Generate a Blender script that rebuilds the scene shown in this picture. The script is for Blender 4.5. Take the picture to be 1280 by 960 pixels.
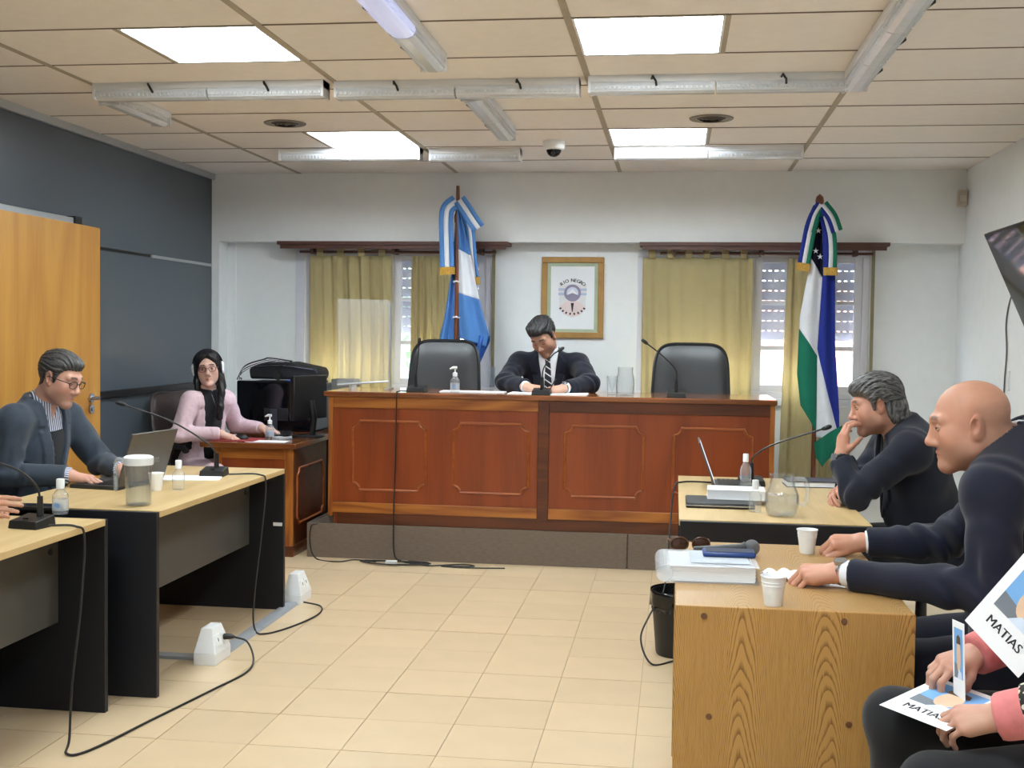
import bpy, math, random
import numpy as np
from mathutils import Vector, Matrix
PI = math.pi
for o_ in list(bpy.data.objects): bpy.data.objects.remove(o_)
SC = bpy.context.scene
COL = SC.collection
random.seed(7)

# ------------------------------------------------------------------ camera, world, exposure
cam_d = bpy.data.cameras.new('camera'); cam = bpy.data.objects.new('camera', cam_d); COL.objects.link(cam)
cam_d.sensor_fit = 'HORIZONTAL'; cam_d.sensor_width = 36.0; cam_d.lens = 36.0 * 1484.25 / 1280.0
cam_d.clip_start = 0.05
YAW, PITCH, ROLL = -.136402, -.042495, .0132355
fw = Vector((math.sin(YAW)*math.cos(PITCH), math.cos(YAW)*math.cos(PITCH), math.sin(PITCH)))
r0 = Vector((math.cos(YAW), -math.sin(YAW), 0)); u0 = r0.cross(fw)
rt = r0*math.cos(ROLL) + u0*math.sin(ROLL); up = u0*math.cos(ROLL) - r0*math.sin(ROLL)
cam.matrix_world = Matrix(((rt.x, up.x, -fw.x, 0), (rt.y, up.y, -fw.y, 0), (rt.z, up.z, -fw.z, 1.458), (0, 0, 0, 1)))
SC.camera = cam
wd = bpy.data.worlds.new('world'); SC.world = wd; wd.use_nodes = True
bg = wd.node_tree.nodes['Background']; bg.inputs[0].default_value = (.80, .90, 1.0, 1); bg.inputs[1].default_value = 5.0
SC.view_settings.view_transform = 'Standard'; SC.view_settings.look = 'None'
SC.view_settings.gamma = 1.0; SC.view_settings.use_curve_mapping = False
SC.view_settings.exposure = 1.9
sun_d = bpy.data.lights.new('sun', 'SUN'); sun_d.energy = 4.0; sun_d.angle = .02; sun_d.color = (1, .95, .87); sun = bpy.data.objects.new('sun', sun_d); COL.objects.link(sun)
sun.rotation_euler = (math.radians(-42), math.radians(-14), 0) if False else (math.radians(42), 0, math.radians(-12))      # high sun behind the building, lighting the yard outside
PANEL_W = 9.5            # strength of the ceiling light panels

# ------------------------------------------------------------------ materials
def lin(c):
    return tuple(((x/255)/12.92 if x/255 <= .04045 else ((x/255+.055)/1.055)**2.4) for x in c)
MATS = {}
def mk(name):
    m = bpy.data.materials.new(name); m.use_nodes = True; MATS[name] = m
    nt = m.node_tree; return m, nt, nt.nodes, nt.links, nt.nodes['Principled BSDF']
def mat(name, rgb, rough=.5, metal=0, var=.06, scale=12, bump=0, bscale=80, stretch=(1, 1, 1), spec=.5, rnd=0, sheen=0, coat=0):
    if name in MATS: return MATS[name]
    m, nt, N, L, b = mk(name)
    c = lin(rgb); b.inputs['Roughness'].default_value = rough; b.inputs['Metallic'].default_value = metal
    b.inputs['Specular IOR Level'].default_value = spec
    if sheen: b.inputs['Sheen Weight'].default_value = sheen
    if coat: b.inputs['Coat Weight'].default_value = coat; b.inputs['Coat Roughness'].default_value = .12
    tc = N.new('ShaderNodeTexCoord'); mp = N.new('ShaderNodeMapping'); mp.inputs['Scale'].default_value = stretch
    L.new(tc.outputs['Object'], mp.inputs[0])
    nz = N.new('ShaderNodeTexNoise'); nz.inputs['Scale'].default_value = scale; nz.inputs['Detail'].default_value = 4
    L.new(mp.outputs[0], nz.inputs['Vector'])
    rp = N.new('ShaderNodeValToRGB')
    lo = tuple(x*(1-var) for x in c); hi = tuple(min(1, x*(1+var)) for x in c)
    rp.color_ramp.elements[0].position = .3; rp.color_ramp.elements[1].position = .7
    rp.color_ramp.elements[0].color = (*lo, 1); rp.color_ramp.elements[1].color = (*hi, 1)
    L.new(nz.outputs[0], rp.inputs[0]); out = rp.outputs[0]
    if rnd:
        oi = N.new('ShaderNodeObjectInfo'); hs = N.new('ShaderNodeHueSaturation')
        mr = N.new('ShaderNodeMapRange'); mr.inputs[3].default_value = 1-rnd; mr.inputs[4].default_value = 1+rnd
        L.new(oi.outputs['Random'], mr.inputs[0]); L.new(mr.outputs[0], hs.inputs['Value']); L.new(out, hs.inputs['Color']); out = hs.outputs[0]
    L.new(out, b.inputs['Base Color'])
    if bump:
        n2 = N.new('ShaderNodeTexNoise'); n2.inputs['Scale'].default_value = bscale; n2.inputs['Detail'].default_value = 3
        L.new(mp.outputs[0], n2.inputs['Vector'])
        bp = N.new('ShaderNodeBump'); bp.inputs['Strength'].default_value = bump; bp.inputs['Distance'].default_value = .01
        L.new(n2.outputs[0], bp.inputs['Height']); L.new(bp.outputs[0], b.inputs['Normal'])
    return m
def wood(name, c1, c2, rough=.35, axis='X', scale=3.0, ring=9, coat=0, rnd=0):
    """grain runs along axis"""
    m, nt, N, L, b = mk(name)
    b.inputs['Roughness'].default_value = rough
    if coat: b.inputs['Coat Weight'].default_value = coat; b.inputs['Coat Roughness'].default_value = .1
    tc = N.new('ShaderNodeTexCoord'); mp = N.new('ShaderNodeMapping')
    s = [1, 1, 1]; s['XYZ'.index(axis)] = .12; mp.inputs['Scale'].default_value = s
    L.new(tc.outputs['Object'], mp.inputs[0])
    nz = N.new('ShaderNodeTexNoise'); nz.inputs['Scale'].default_value = scale; nz.inputs['Detail'].default_value = 2; nz.inputs['Distortion'].default_value = .4
    L.new(mp.outputs[0], nz.inputs['Vector'])
    ml = N.new('ShaderNodeMath'); ml.operation = 'MULTIPLY'; ml.inputs[1].default_value = ring
    L.new(nz.outputs[0], ml.inputs[0])
    fr = N.new('ShaderNodeMath'); fr.operation = 'PINGPONG'; fr.inputs[1].default_value = .5; L.new(ml.outputs[0], fr.inputs[0])
    n2 = N.new('ShaderNodeTexNoise'); n2.inputs['Scale'].default_value = 70; n2.inputs['Detail'].default_value = 3
    mp2 = N.new('ShaderNodeMapping'); s2 = [1, 1, 1]; s2['XYZ'.index(axis)] = .05; mp2.inputs['Scale'].default_value = s2
    L.new(tc.outputs['Object'], mp2.inputs[0]); L.new(mp2.outputs[0], n2.inputs['Vector'])
    ad = N.new('ShaderNodeMath'); ad.operation = 'MULTIPLY_ADD'; ad.inputs[1].default_value = .6; L.new(n2.outputs[0], ad.inputs[0]); L.new(fr.outputs[0], ad.inputs[2])
    rp = N.new('ShaderNodeValToRGB'); rp.color_ramp.elements[0].position = .25; rp.color_ramp.elements[1].position = .75
    rp.color_ramp.elements[0].color = (*lin(c2), 1); rp.color_ramp.elements[1].color = (*lin(c1), 1)
    L.new(ad.outputs[0], rp.inputs[0]); out = rp.outputs[0]
    if rnd:
        oi = N.new('ShaderNodeObjectInfo'); hs = N.new('ShaderNodeHueSaturation'); mr = N.new('ShaderNodeMapRange')
        mr.inputs[3].default_value = 1-rnd; mr.inputs[4].default_value = 1+rnd
        L.new(oi.outputs['Random'], mr.inputs[0]); L.new(mr.outputs[0], hs.inputs['Value']); L.new(out, hs.inputs['Color']); out = hs.outputs[0]
    L.new(out, b.inputs['Base Color'])
    bp = N.new('ShaderNodeBump'); bp.inputs['Strength'].default_value = .06; bp.inputs['Distance'].default_value = .004
    L.new(n2.outputs[0], bp.inputs['Height']); L.new(bp.outputs[0], b.inputs['Normal'])
    return m
def oakmat(name, light, dark, axis='Z', scale=1.0):
    """cathedral-grain oak veneer: nested arches made by slicing a slowly tapering trunk"""
    m, nt, N, L, b = mk(name); b.inputs['Roughness'].default_value = .38
    tc = N.new('ShaderNodeTexCoord'); sp = N.new('ShaderNodeSeparateXYZ'); L.new(tc.outputs['Object'], sp.inputs[0])
    def math_(op, a, bb=None, c=None):
        n = N.new('ShaderNodeMath'); n.operation = op
        for i, q in enumerate((a, bb, c)):
            if q is None: continue
            if isinstance(q, (int, float)): n.inputs[i].default_value = q
            else: L.new(q, n.inputs[i])
        return n.outputs[0]
    along = sp.outputs['XYZ'.index(axis)]; across = sp.outputs[0]
    # leaves of veneer 0.2 wide, mirrored
    lo = math_('PINGPONG', math_('ADD', across, .03), .105)
    mp = N.new('ShaderNodeMapping'); sc_ = [9, 9, 9]; sc_['XYZ'.index(axis)] = 1.5; mp.inputs['Scale'].default_value = sc_
    L.new(tc.outputs['Object'], mp.inputs[0])
    nz = N.new('ShaderNodeTexNoise'); nz.inputs['Scale'].default_value = 1.0; nz.inputs['Detail'].default_value = 2; L.new(mp.outputs[0], nz.inputs['Vector'])
    d = math_('MULTIPLY', lo, lo); d = math_('MULTIPLY', d, 2400*scale)
    t = math_('MULTIPLY_ADD', along, 24*scale, d); t = math_('MULTIPLY_ADD', nz.outputs[0], 9.0, t)
    fr = math_('FRACT', t)
    mp2 = N.new('ShaderNodeMapping'); s2 = [260, 260, 260]; s2['XYZ'.index(axis)] = 9; mp2.inputs['Scale'].default_value = s2
    L.new(tc.outputs['Object'], mp2.inputs[0]); n2 = N.new('ShaderNodeTexNoise'); n2.inputs['Scale'].default_value = 1; n2.inputs['Detail'].default_value = 2; L.new(mp2.outputs[0], n2.inputs['Vector'])
    v = math_('MULTIPLY_ADD', n2.outputs[0], .9, fr)
    rp = N.new('ShaderNodeValToRGB'); e = rp.color_ramp.elements
    e[0].position = .50; e[0].color = (*lin(dark), 1); e[1].position = .86; e[1].color = (*lin(light), 1)
    L.new(v, rp.inputs[0]); L.new(rp.outputs[0], b.inputs['Base Color'])
    return m
def emit(name, rgb, strength):
    m, nt, N, L, b = mk(name); b.inputs['Base Color'].default_value = (.9, .9, .9, 1)
    b.inputs['Emission Color'].default_value = (*lin(rgb), 1); b.inputs['Emission Strength'].default_value = strength
    return m
def glass(name, rgb=(255, 255, 255), rough=.0, ior=1.45, mixt=.0):
    m, nt, N, L, b = mk(name); b.inputs['Base Color'].default_value = (*lin(rgb), 1)
    b.inputs['Transmission Weight'].default_value = 1; b.inputs['Roughness'].default_value = rough; b.inputs['IOR'].default_value = ior
    return m
def thinglass(name, rgb, body=.06, ior=1.45):
    """thin-walled clear vessel: see-through with fresnel gloss and a faint milky body"""
    m, nt, N, L, b = mk(name); out = N['Material Output']
    tr = N.new('ShaderNodeBsdfTransparent'); tr.inputs[0].default_value = (.97, .98, .985, 1)
    gl = N.new('ShaderNodeBsdfGlossy'); gl.inputs['Roughness'].default_value = .03
    lw = N.new('ShaderNodeLayerWeight'); pw_ = N.new('ShaderNodeMath'); pw_.operation = 'POWER'; pw_.inputs[1].default_value = 2.2; L.new(lw.outputs['Facing'], pw_.inputs[0])
    fr = N.new('ShaderNodeMath'); fr.operation = 'MULTIPLY_ADD'; fr.inputs[1].default_value = .6; fr.inputs[2].default_value = .03; L.new(pw_.outputs[0], fr.inputs[0])
    b.inputs['Base Color'].default_value = (*lin(rgb), 1); b.inputs['Roughness'].default_value = .3
    m1 = N.new('ShaderNodeMixShader'); m1.inputs[0].default_value = body; L.new(tr.outputs[0], m1.inputs[1]); L.new(b.outputs[0], m1.inputs[2])
    m2 = N.new('ShaderNodeMixShader'); L.new(fr.outputs[0], m2.inputs[0]); L.new(m1.outputs[0], m2.inputs[1]); L.new(gl.outputs[0], m2.inputs[2])
    L.new(m2.outputs[0], out.inputs[0]); return m
def thin(name, alpha, rgb=(235, 240, 242), rough=.08):
    """thin clear sheet: mostly see-through with a gloss"""
    m, nt, N, L, b = mk(name); out = N['Material Output']
    b.inputs['Base Color'].default_value = (*lin(rgb), 1); b.inputs['Roughness'].default_value = rough
    tr = N.new('ShaderNodeBsdfTransparent'); mx = N.new('ShaderNodeMixShader'); mx.inputs[0].default_value = alpha
    L.new(tr.outputs[0], mx.inputs[1]); L.new(b.outputs[0], mx.inputs[2]); L.new(mx.outputs[0], out.inputs[0])
    return m
def cloth(name, rgb, transl=.4, var=.06, see=0.0):
    m, nt, N, L, b = mk(name); out = N['Material Output']; c = (*lin(rgb), 1)
    b.inputs['Roughness'].default_value = .85; b.inputs['Specular IOR Level'].default_value = .2
    tc = N.new('ShaderNodeTexCoord'); nz = N.new('ShaderNodeTexNoise'); nz.inputs['Scale'].default_value = 14; L.new(tc.outputs['Object'], nz.inputs['Vector'])
    rp = N.new('ShaderNodeValToRGB'); rp.color_ramp.elements[0].color = (*[x*(1-var) for x in c[:3]], 1); rp.color_ramp.elements[1].color = (*[min(1, x*(1+var)) for x in c[:3]], 1)
    L.new(nz.outputs[0], rp.inputs[0]); L.new(rp.outputs[0], b.inputs['Base Color'])
    t = N.new('ShaderNodeBsdfTranslucent'); L.new(rp.outputs[0], t.inputs[0])
    mx = N.new('ShaderNodeMixShader'); mx.inputs[0].default_value = transl
    L.new(b.outputs[0], mx.inputs[1]); L.new(t.outputs[0], mx.inputs[2])
    src = mx.outputs[0]
    if see:
        tp = N.new('ShaderNodeBsdfTransparent'); m2 = N.new('ShaderNodeMixShader'); m2.inputs[0].default_value = see
        L.new(src, m2.inputs[1]); L.new(tp.outputs[0], m2.inputs[2]); src = m2.outputs[0]
    L.new(src, out.inputs[0])
    return m
def attrmat(name, rough=.6, attr='tint', spec=.4, bump=.0, bscale=250, sss=0):
    m, nt, N, L, b = mk(name); b.inputs['Roughness'].default_value = rough; b.inputs['Specular IOR Level'].default_value = spec
    a = N.new('ShaderNodeAttribute'); a.attribute_name = attr
    tc = N.new('ShaderNodeTexCoord'); nz = N.new('ShaderNodeTexNoise'); nz.inputs['Scale'].default_value = 60; nz.inputs['Detail'].default_value = 3; L.new(tc.outputs['Object'], nz.inputs['Vector'])
    mr = N.new('ShaderNodeMapRange'); mr.inputs[3].default_value = .92; mr.inputs[4].default_value = 1.08; L.new(nz.outputs[0], mr.inputs[0])
    hs = N.new('ShaderNodeHueSaturation'); L.new(mr.outputs[0], hs.inputs['Value']); L.new(a.outputs['Color'], hs.inputs['Color']); L.new(hs.outputs[0], b.inputs['Base Color'])
    if bump:
        n2 = N.new('ShaderNodeTexNoise'); n2.inputs['Scale'].default_value = bscale; L.new(tc.outputs['Object'], n2.inputs['Vector'])
        bp = N.new('ShaderNodeBump'); bp.inputs['Strength'].default_value = bump; bp.inputs['Distance'].default_value = .003; L.new(n2.outputs[0], bp.inputs['Height']); L.new(bp.outputs[0], b.inputs['Normal'])
    if sss: b.inputs['Subsurface Weight'].default_value = sss; b.inputs['Subsurface Scale'].default_value = .01
    return m

# ------------------------------------------------------------------ mesh builder
def nrm(v): v = np.asarray(v, float); return v/max(1e-9, np.linalg.norm(v))
class MB:
    def __init__(s): s.v = []; s.f = []
    def add(s, vs, fs):
        n = len(s.v); s.v += [tuple(map(float, q)) for q in vs]; s.f += [tuple(i+n for i in q) for q in fs]; return s
    def box(s, x0, x1, y0, y1, z0, z1):
        return s.add([(x0,y0,z0),(x1,y0,z0),(x1,y1,z0),(x0,y1,z0),(x0,y0,z1),(x1,y0,z1),(x1,y1,z1),(x0,y1,z1)],
                     [(0,3,2,1),(4,5,6,7),(0,1,5,4),(1,2,6,5),(2,3,7,6),(3,0,4,7)])
    def cbox(s, c, size, M=None):
        """box about c, turned by 3x3 M"""
        a = np.array(size)/2; P = np.array([(-1,-1,-1),(1,-1,-1),(1,1,-1),(-1,1,-1),(-1,-1,1),(1,-1,1),(1,1,1),(-1,1,1)])*a
        if M is not None: P = P@np.asarray(M).T
        return s.add(P+np.asarray(c), [(0,3,2,1),(4,5,6,7),(0,1,5,4),(1,2,6,5),(2,3,7,6),(3,0,4,7)])
    def prism(s, poly, a, b, axis='z'):
        """poly of 2D points (ccw) extruded from a to b along axis"""
        n = len(poly)
        def p(q, h):
            return {'z': (q[0], q[1], h), 'y': (q[0], h, q[1]), 'x': (h, q[0], q[1])}[axis]
        vs = [p(q, a) for q in poly]+[p(q, b) for q in poly]
        fs = [tuple(range(n))[::-1], tuple(range(n, 2*n))]+[(i, (i+1) % n, n+(i+1) % n, n+i) for i in range(n)]
        return s.add(vs, fs)
    def lathe(s, prof, n=24, c=(0, 0, 0), cap=True):
        vs = []; m = len(prof)
        for i in range(n):
            a = 2*PI*i/n
            vs += [(c[0]+r*math.cos(a), c[1]+r*math.sin(a), c[2]+z) for r, z in prof]
        fs = [(i*m+j, ((i+1) % n)*m+j, ((i+1) % n)*m+j+1, i*m+j+1) for i in range(n) for j in range(m-1)]
        if cap:
            if prof[0][0] > 1e-6: fs.append(tuple(i*m for i in range(n))[::-1])
            if prof[-1][0] > 1e-6: fs.append(tuple(i*m+m-1 for i in range(n)))
        return s.add(vs, fs)
    def tube(s, path, r, n=8, closed=False, flat=None):
        P = [np.array(p, float) for p in path]; m = len(P)
        R_ = r if hasattr(r, '__len__') else [r]*m
        T = []
        for i in range(m):
            a = P[(i+1) % m] if closed or i < m-1 else P[i]; b = P[i-1] if closed or i > 0 else P[i]
            T.append(nrm(a-b))
        u = nrm(np.cross(T[0], (0, 0, 1) if abs(T[0][2]) < .9 else (1, 0, 0))); vs = []
        for i in range(m):
            u = nrm(u-T[i]*np.dot(u, T[i])); w = np.cross(T[i], u)
            for k in range(n):
                a = 2*PI*k/n
                e = u*math.cos(a)*R_[i]+w*math.sin(a)*R_[i]*(flat or 1)
                vs.append(P[i]+e)
        fs = []
        for i in range(m if closed else m-1):
            j = (i+1) % m
            for k in range(n):
                k2 = (k+1) % n; fs.append((i*n+k, i*n+k2, j*n+k2, j*n+k))
        if not closed: fs += [tuple(range(n))[::-1], tuple((m-1)*n+k for k in range(n))]
        return s.add(vs, fs)
    def cyl(s, p0, p1, r0, r1=None, n=16): return s.tube([p0, p1], [r0, r0 if r1 is None else r1], n)
    def ball(s, c, r, nu=14, nv=9, M=None):
        r = np.array(r if hasattr(r, '__len__') else (r, r, r), float); vs = []
        for j in range(nv+1):
            t = PI*j/nv
            for i in range(nu):
                a = 2*PI*i/nu; vs.append(np.array((math.sin(t)*math.cos(a), math.sin(t)*math.sin(a), -math.cos(t)))*r)
        vs = np.array(vs)
        if M is not None: vs = vs@np.asarray(M).T
        fs = [(j*nu+i, j*nu+(i+1) % nu, (j+1)*nu+(i+1) % nu, (j+1)*nu+i) for j in range(nv) for i in range(nu)]
        return s.add(vs+np.asarray(c), fs)
    def sheet(s, fn, nu, nv):
        vs = [fn(i/nu, j/nv) for j in range(nv+1) for i in range(nu+1)]
        return s.add(vs, [(j*(nu+1)+i, j*(nu+1)+i+1, (j+1)*(nu+1)+i+1, (j+1)*(nu+1)+i) for j in range(nv) for i in range(nu)])
    def mesh(s, name):
        me = bpy.data.meshes.new(name); me.from_pydata(s.v, [], s.f); me.update(); return me
    def build(s, name, m, parent=None, bevel=0, smooth=True, loc=None, rot=None, thick=0, weld=False, sub=0, angle=35):
        me = s.mesh(name); me.materials.append(m)
        if weld:
            import bmesh
            bm = bmesh.new(); bm.from_mesh(me); bmesh.ops.remove_doubles(bm, verts=bm.verts, dist=1e-5); bm.to_mesh(me); bm.free()
        if smooth: me.shade_smooth(); me.set_sharp_from_angle(angle=math.radians(angle))
        o = bpy.data.objects.new(name, me); COL.objects.link(o)
        if parent: o.parent = parent
        if loc is not None: o.location = loc
        if rot is not None: o.rotation_euler = rot
        if bevel:
            b = o.modifiers.new('bevel', 'BEVEL'); b.width = bevel; b.segments = 2; b.limit_method = 'ANGLE'; b.angle_limit = math.radians(40)
        if thick:
            t = o.modifiers.new('thickness', 'SOLIDIFY'); t.thickness = thick; t.offset = 0
        if sub:
            t = o.modifiers.new('subdivision', 'SUBSURF'); t.levels = sub; t.render_levels = sub
        return o
def tag(o, label, cat, group=None):
    o['label'] = label; o['category'] = cat
    if group: o['group'] = group
    return o
def thing(name, label, cat, loc=(0, 0, 0), rz=0, group=None):
    o = bpy.data.objects.new(name, None); COL.objects.link(o); o.empty_display_size = .05
    o.location = loc; o.rotation_euler = (0, 0, rz); return tag(o, label, cat, group)
def struct(o, label=None):
    o['kind'] = 'structure'
    if label: o['label'] = label
    return o
def copy_tree(o, parent=None):
    c = o.copy(); COL.objects.link(c)
    if parent is not None: c.parent = parent
    for ch in list(o.children): copy_tree(ch, c)
    return c
def smooth_path(pts, n=8):
    """Catmull-Rom through pts"""
    P = [np.array(p, float) for p in pts]; P = [2*P[0]-P[1]]+P+[2*P[-1]-P[-2]]; out = []
    for i in range(1, len(P)-2):
        for k in range(n):
            t = k/n; a, b, c, d = P[i-1:i+3]
            out.append(.5*((2*b)+(-a+c)*t+(2*a-5*b+4*c-d)*t*t+(-a+3*b-3*c+d)*t**3))
    out.append(P[-2]); return out
def text_mesh(s, size=.1, bold=.0, shear=0):
    cu = bpy.data.curves.new('lettering', 'FONT'); cu.body = s; cu.size = 1.0; cu.align_x = 'CENTER'; cu.align_y = 'CENTER';  cu.shear = shear
    cu.resolution_u = 3
    o = bpy.data.objects.new('lettering', cu); COL.objects.link(o)
    dg = bpy.context.evaluated_depsgraph_get(); me = bpy.data.meshes.new_from_object(o.evaluated_get(dg))
    me.transform(Matrix.Scale(size, 4))
    if bold:
        v_ = [tuple(q.co) for q in me.vertices]; p_ = [tuple(q.vertices) for q in me.polygons]; mb = MB()
        for k, dx in enumerate((-bold, 0, bold)): mb.add([(a+dx, b, c+k*2e-5) for a, b, c in v_], p_)
        me = mb.mesh('lettering')
    bpy.data.objects.remove(o); bpy.data.curves.remove(cu); return me
def lettering(s, name, m, parent, M4, size=.1, bold=0., shear=0):
    me = text_mesh(s, size, bold, shear); me.materials.clear(); me.materials.append(m)
    me.transform(M4); o = bpy.data.objects.new(name, me); COL.objects.link(o); o.parent = parent; return o

# ------------------------------------------------------------------ shared materials
W = dict(
    wall=mat('wall_paint', (238, 241, 242), .85, var=.015, bump=.05, bscale=120),
    wallblue=mat('wall_panel_paint', (76, 85, 94), .34, var=.03, scale=2),
    ceil=mat('ceiling_tile', (244, 238, 233), .95, var=.02, bump=.12, bscale=350, rnd=.02),
    tbar=mat('ceiling_grid', (176, 166, 150), .8),
    floor=mat('floor_tile', (205, 181, 147), .30, var=.035, scale=5, rnd=.035),
    grout=mat('grout', (184, 164, 135), .9),
    alu=mat('aluminium', (188, 192, 196), .35, .7, var=.02),
    white=mat('white_plastic', (232, 234, 236), .4, var=.01),
    whiteframe=mat('window_paint', (222, 224, 235), .45, var=.01),
    black=mat('black_plastic', (18, 18, 20), .45, var=.05),
    blackgloss=mat('black_gloss', (10, 11, 14), .06, var=.03),
    blackpanel=mat('black_laminate', (14, 16, 23), .5, var=.05),
    modesty=mat('grey_laminate', (72, 70, 66), .5, var=.04),
    beech=wood('beech_top', (202, 174, 124), (188, 159, 110), .4, 'Y', 4, 5),
    door=wood('door_veneer', (192, 142, 64), (174, 120, 48), .45, 'Z', 2.2, 5),
    red=wood('bench_panel', (144, 66, 24), (126, 54, 18), .38, 'Z', 3, 4, coat=.15),
    trim=wood('bench_trim', (174, 108, 44), (130, 68, 24), .35, 'X', 5, 7, coat=.15),
    trimz=wood('bench_trim_upright', (174, 108, 44), (130, 68, 24), .35, 'Z', 5, 7, coat=.15),
    mould=wood('moulding_wood', (160, 84, 32), (138, 66, 24), .35, 'X', 5, 5, coat=.15),
    dkred=wood('dark_red_wood', (100, 48, 20), (76, 34, 14), .35, 'X', 4, 6, coat=.15),
    benchtop=wood('bench_top', (140, 82, 44), (106, 58, 30), .18, 'X', 4, 6, coat=.5),
    oak=oakmat('oak_veneer', (184, 140, 78), (132, 92, 44), 'Z'),
    oaktop=oakmat('oak_top', (174, 138, 86), (146, 108, 60), 'Y'),
    leather=mat('black_leather', (30, 31, 34), .38, var=.08, bump=.12, bscale=260),
    carpet=mat('platform_laminate', (114, 101, 90), .75, var=.12, scale=30, stretch=(1, 1, 4)),
    skirt=mat('brown_metal', (92, 58, 50), .5, var=.08),
    curtain=cloth('curtain_cloth', (208, 195, 152), .5, see=.05),
    paper=mat('paper', (238, 240, 244), .8, var=.01),
    ink=mat('ink', (40, 40, 46), .8),
    clear=thinglass('clear_plastic', (238, 244, 246), .035),
    water=thinglass('water', (226, 236, 240), .06),
    cup=mat('cup_plastic', (240, 242, 242), .35, var=.01),
    steel=mat('steel', (170, 172, 176), .25, .95),
    brass=mat('gold_fringe', (196, 156, 70), .5, .3, var=.2, scale=90),
    pole=wood('flag_pole_wood', (128, 72, 44), (92, 48, 28), .35, 'Z', 8, 4),
    cable=mat('cable_rubber', (26, 25, 26), .5),
)
# ------------------------------------------------------------------ the room
XL, XR, YB, YF, CH = -3.57, 2.02, 8.82, -2.6, 2.658
# floor: bed of grout + tiles
fl = struct(MB().box(XL-.1, XR+.1, YF-.1, 9.2, -.10, -.004).build('floor', W['grout'], smooth=False), 'beige ceramic tile floor')
TS = .3375; G = .0035
tm = MB().box(-TS/2+G/2, TS/2-G/2, -TS/2+G/2, TS/2-G/2, -.012, 0).mesh('tile'); tm.materials.append(W['floor'])
x0 = -1.129-TS*7; far = MB()
for j in range(-20, 15):
    yc = 4.30+TS*(j+.5)
    if yc < YF-.1 or yc > 9.1: continue
    for i in range(17):
        xc = x0+TS*(i+.5)
        if xc-TS/2 > XR: continue
        if 2.9 < yc < 7.75:
            o = bpy.data.objects.new('tile', tm); COL.objects.link(o); o.parent = fl; o.location = (xc, yc, random.uniform(-.0006, .0006))
        else:
            far.box(xc-TS/2+G/2, xc+TS/2-G/2, yc-TS/2+G/2, yc+TS/2-G/2, -.012, 0)
o = far.build('tile_field', W['floor'], fl, smooth=False); o['kind'] = 'stuff'
# ceiling: slab, grid bars, tiles, light panels
ce = struct(MB().box(XL-.1, XR+.1, YF-.1, 9.2, CH+.03, CH+.12).build('ceiling', mat('ceiling_void', (74, 66, 58), .9), smooth=False), 'suspended ceiling of beige panels')
gx = [XL, -2.87, -1.65, -.43, .79, XR]
LIT = {(1, 2): 1, (1, 6): 1, (3, 2): 1, (3, 6): 1, (1, 10): 1, (3, 10): 1, (1, 14): 1, (3, 14): 1}   # (column, row) whose half is a light panel; out-of-frame rows added for fill
for i in range(1, 5): MB().box(gx[i]-.014, gx[i]+.014, YF, YB, CH-.003, CH+.02).build('grid_bar', W['tbar'], ce, smooth=False)
tmesh = {}
def ctile(xa, xb, ya, yb):
    k = (round(xb-xa, 3), round(yb-ya, 3))
    if k not in tmesh:
        w, d = k; t = MB().box(-w/2, w/2, -d/2, d/2, 0, .03).mesh('panel'); t.materials.append(W['ceil']); tmesh[k] = t
    o = bpy.data.objects.new('panel', tmesh[k]); COL.objects.link(o); o.parent = ce
    o.location = ((xa+xb)/2, (ya+yb)/2, CH+random.uniform(.0, .002))
rows = [YB-.61*j for j in range(0, 20)]
lightspots = []
for y_ in rows[1:]:
    if y_ > YF: MB().box(XL, XR, y_-.005, y_+.005, CH-.0015, CH+.01).build('cross_bar', mat('joint_shadow', (120, 108, 94), .9), ce, smooth=False)
for c in range(5):
    for j in range(len(rows)-1):
        yb, ya = rows[j]-.0045, max(rows[j+1], YF)+.0045
        if ya >= yb-.02: continue
        xa, xb = gx[c]+(.012 if c else 0), gx[c+1]-(.012 if c < 4 else 0)
        if (c, j) in LIT:
            xm = gx[c]+.61
            if c == 1: lightspots.append((xm+.014, xb, ya, yb)); ctile(xa, xm-.002, ya, yb); MB().box(xm-.004, xm+.016, ya, yb, CH-.003, CH+.02).build('grid_bar', W['tbar'], ce, smooth=False)
            else: lightspots.append((xa, xm-.014, ya, yb)); ctile(xm+.004, xb, ya, yb); MB().box(xm-.016, xm+.004, ya, yb, CH-.003, CH+.02).build('grid_bar', W['tbar'], ce, smooth=False)
        else: ctile(xa, xb, ya, yb)
lit = emit('light_panel_diffuser', (238, 250, 255), PANEL_W)
pw, pd = lightspots[0][1]-lightspots[0][0], lightspots[0][3]-lightspots[0][2]
names = {}
for k, (xa, xb, ya, yb) in enumerate(lightspots):
    cy = (ya+yb)/2; left = xa < -1
    if cy > 7: lab = 'small-looking lit square panel at the back of the ceiling above the ' + ('left window' if left else 'right window')
    elif cy > 4: lab = 'large lit square ceiling panel nearest the camera on the ' + ('left' if left else 'right')
    else: lab = 'added lit square ceiling panel out of frame %s, %s column' % ('overhead' if cy > 1 else 'behind the camera', 'left' if left else 'right')
    t = thing('ceiling_light', lab, 'light', ((xa+xb)/2, cy, CH), group='square light panels in the ceiling' if cy > 4 else 'added fill light panels out of frame')
    w, d = xb-xa, yb-ya
    f = MB(); e = .012
    f.box(-w/2, w/2, -d/2, -d/2+e, -.002, .02).box(-w/2, w/2, d/2-e, d/2, -.002, .02).box(-w/2, -w/2+e, -d/2+e, d/2-e, -.002, .02).box(w/2-e, w/2, -d/2+e, d/2-e, -.002, .02)
    f.build('frame', W['white'], t, smooth=False)
    MB().box(-w/2+e, w/2-e, -d/2+e, d/2-e, .001, .012).build('diffuser', lit, t, smooth=False)
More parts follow.
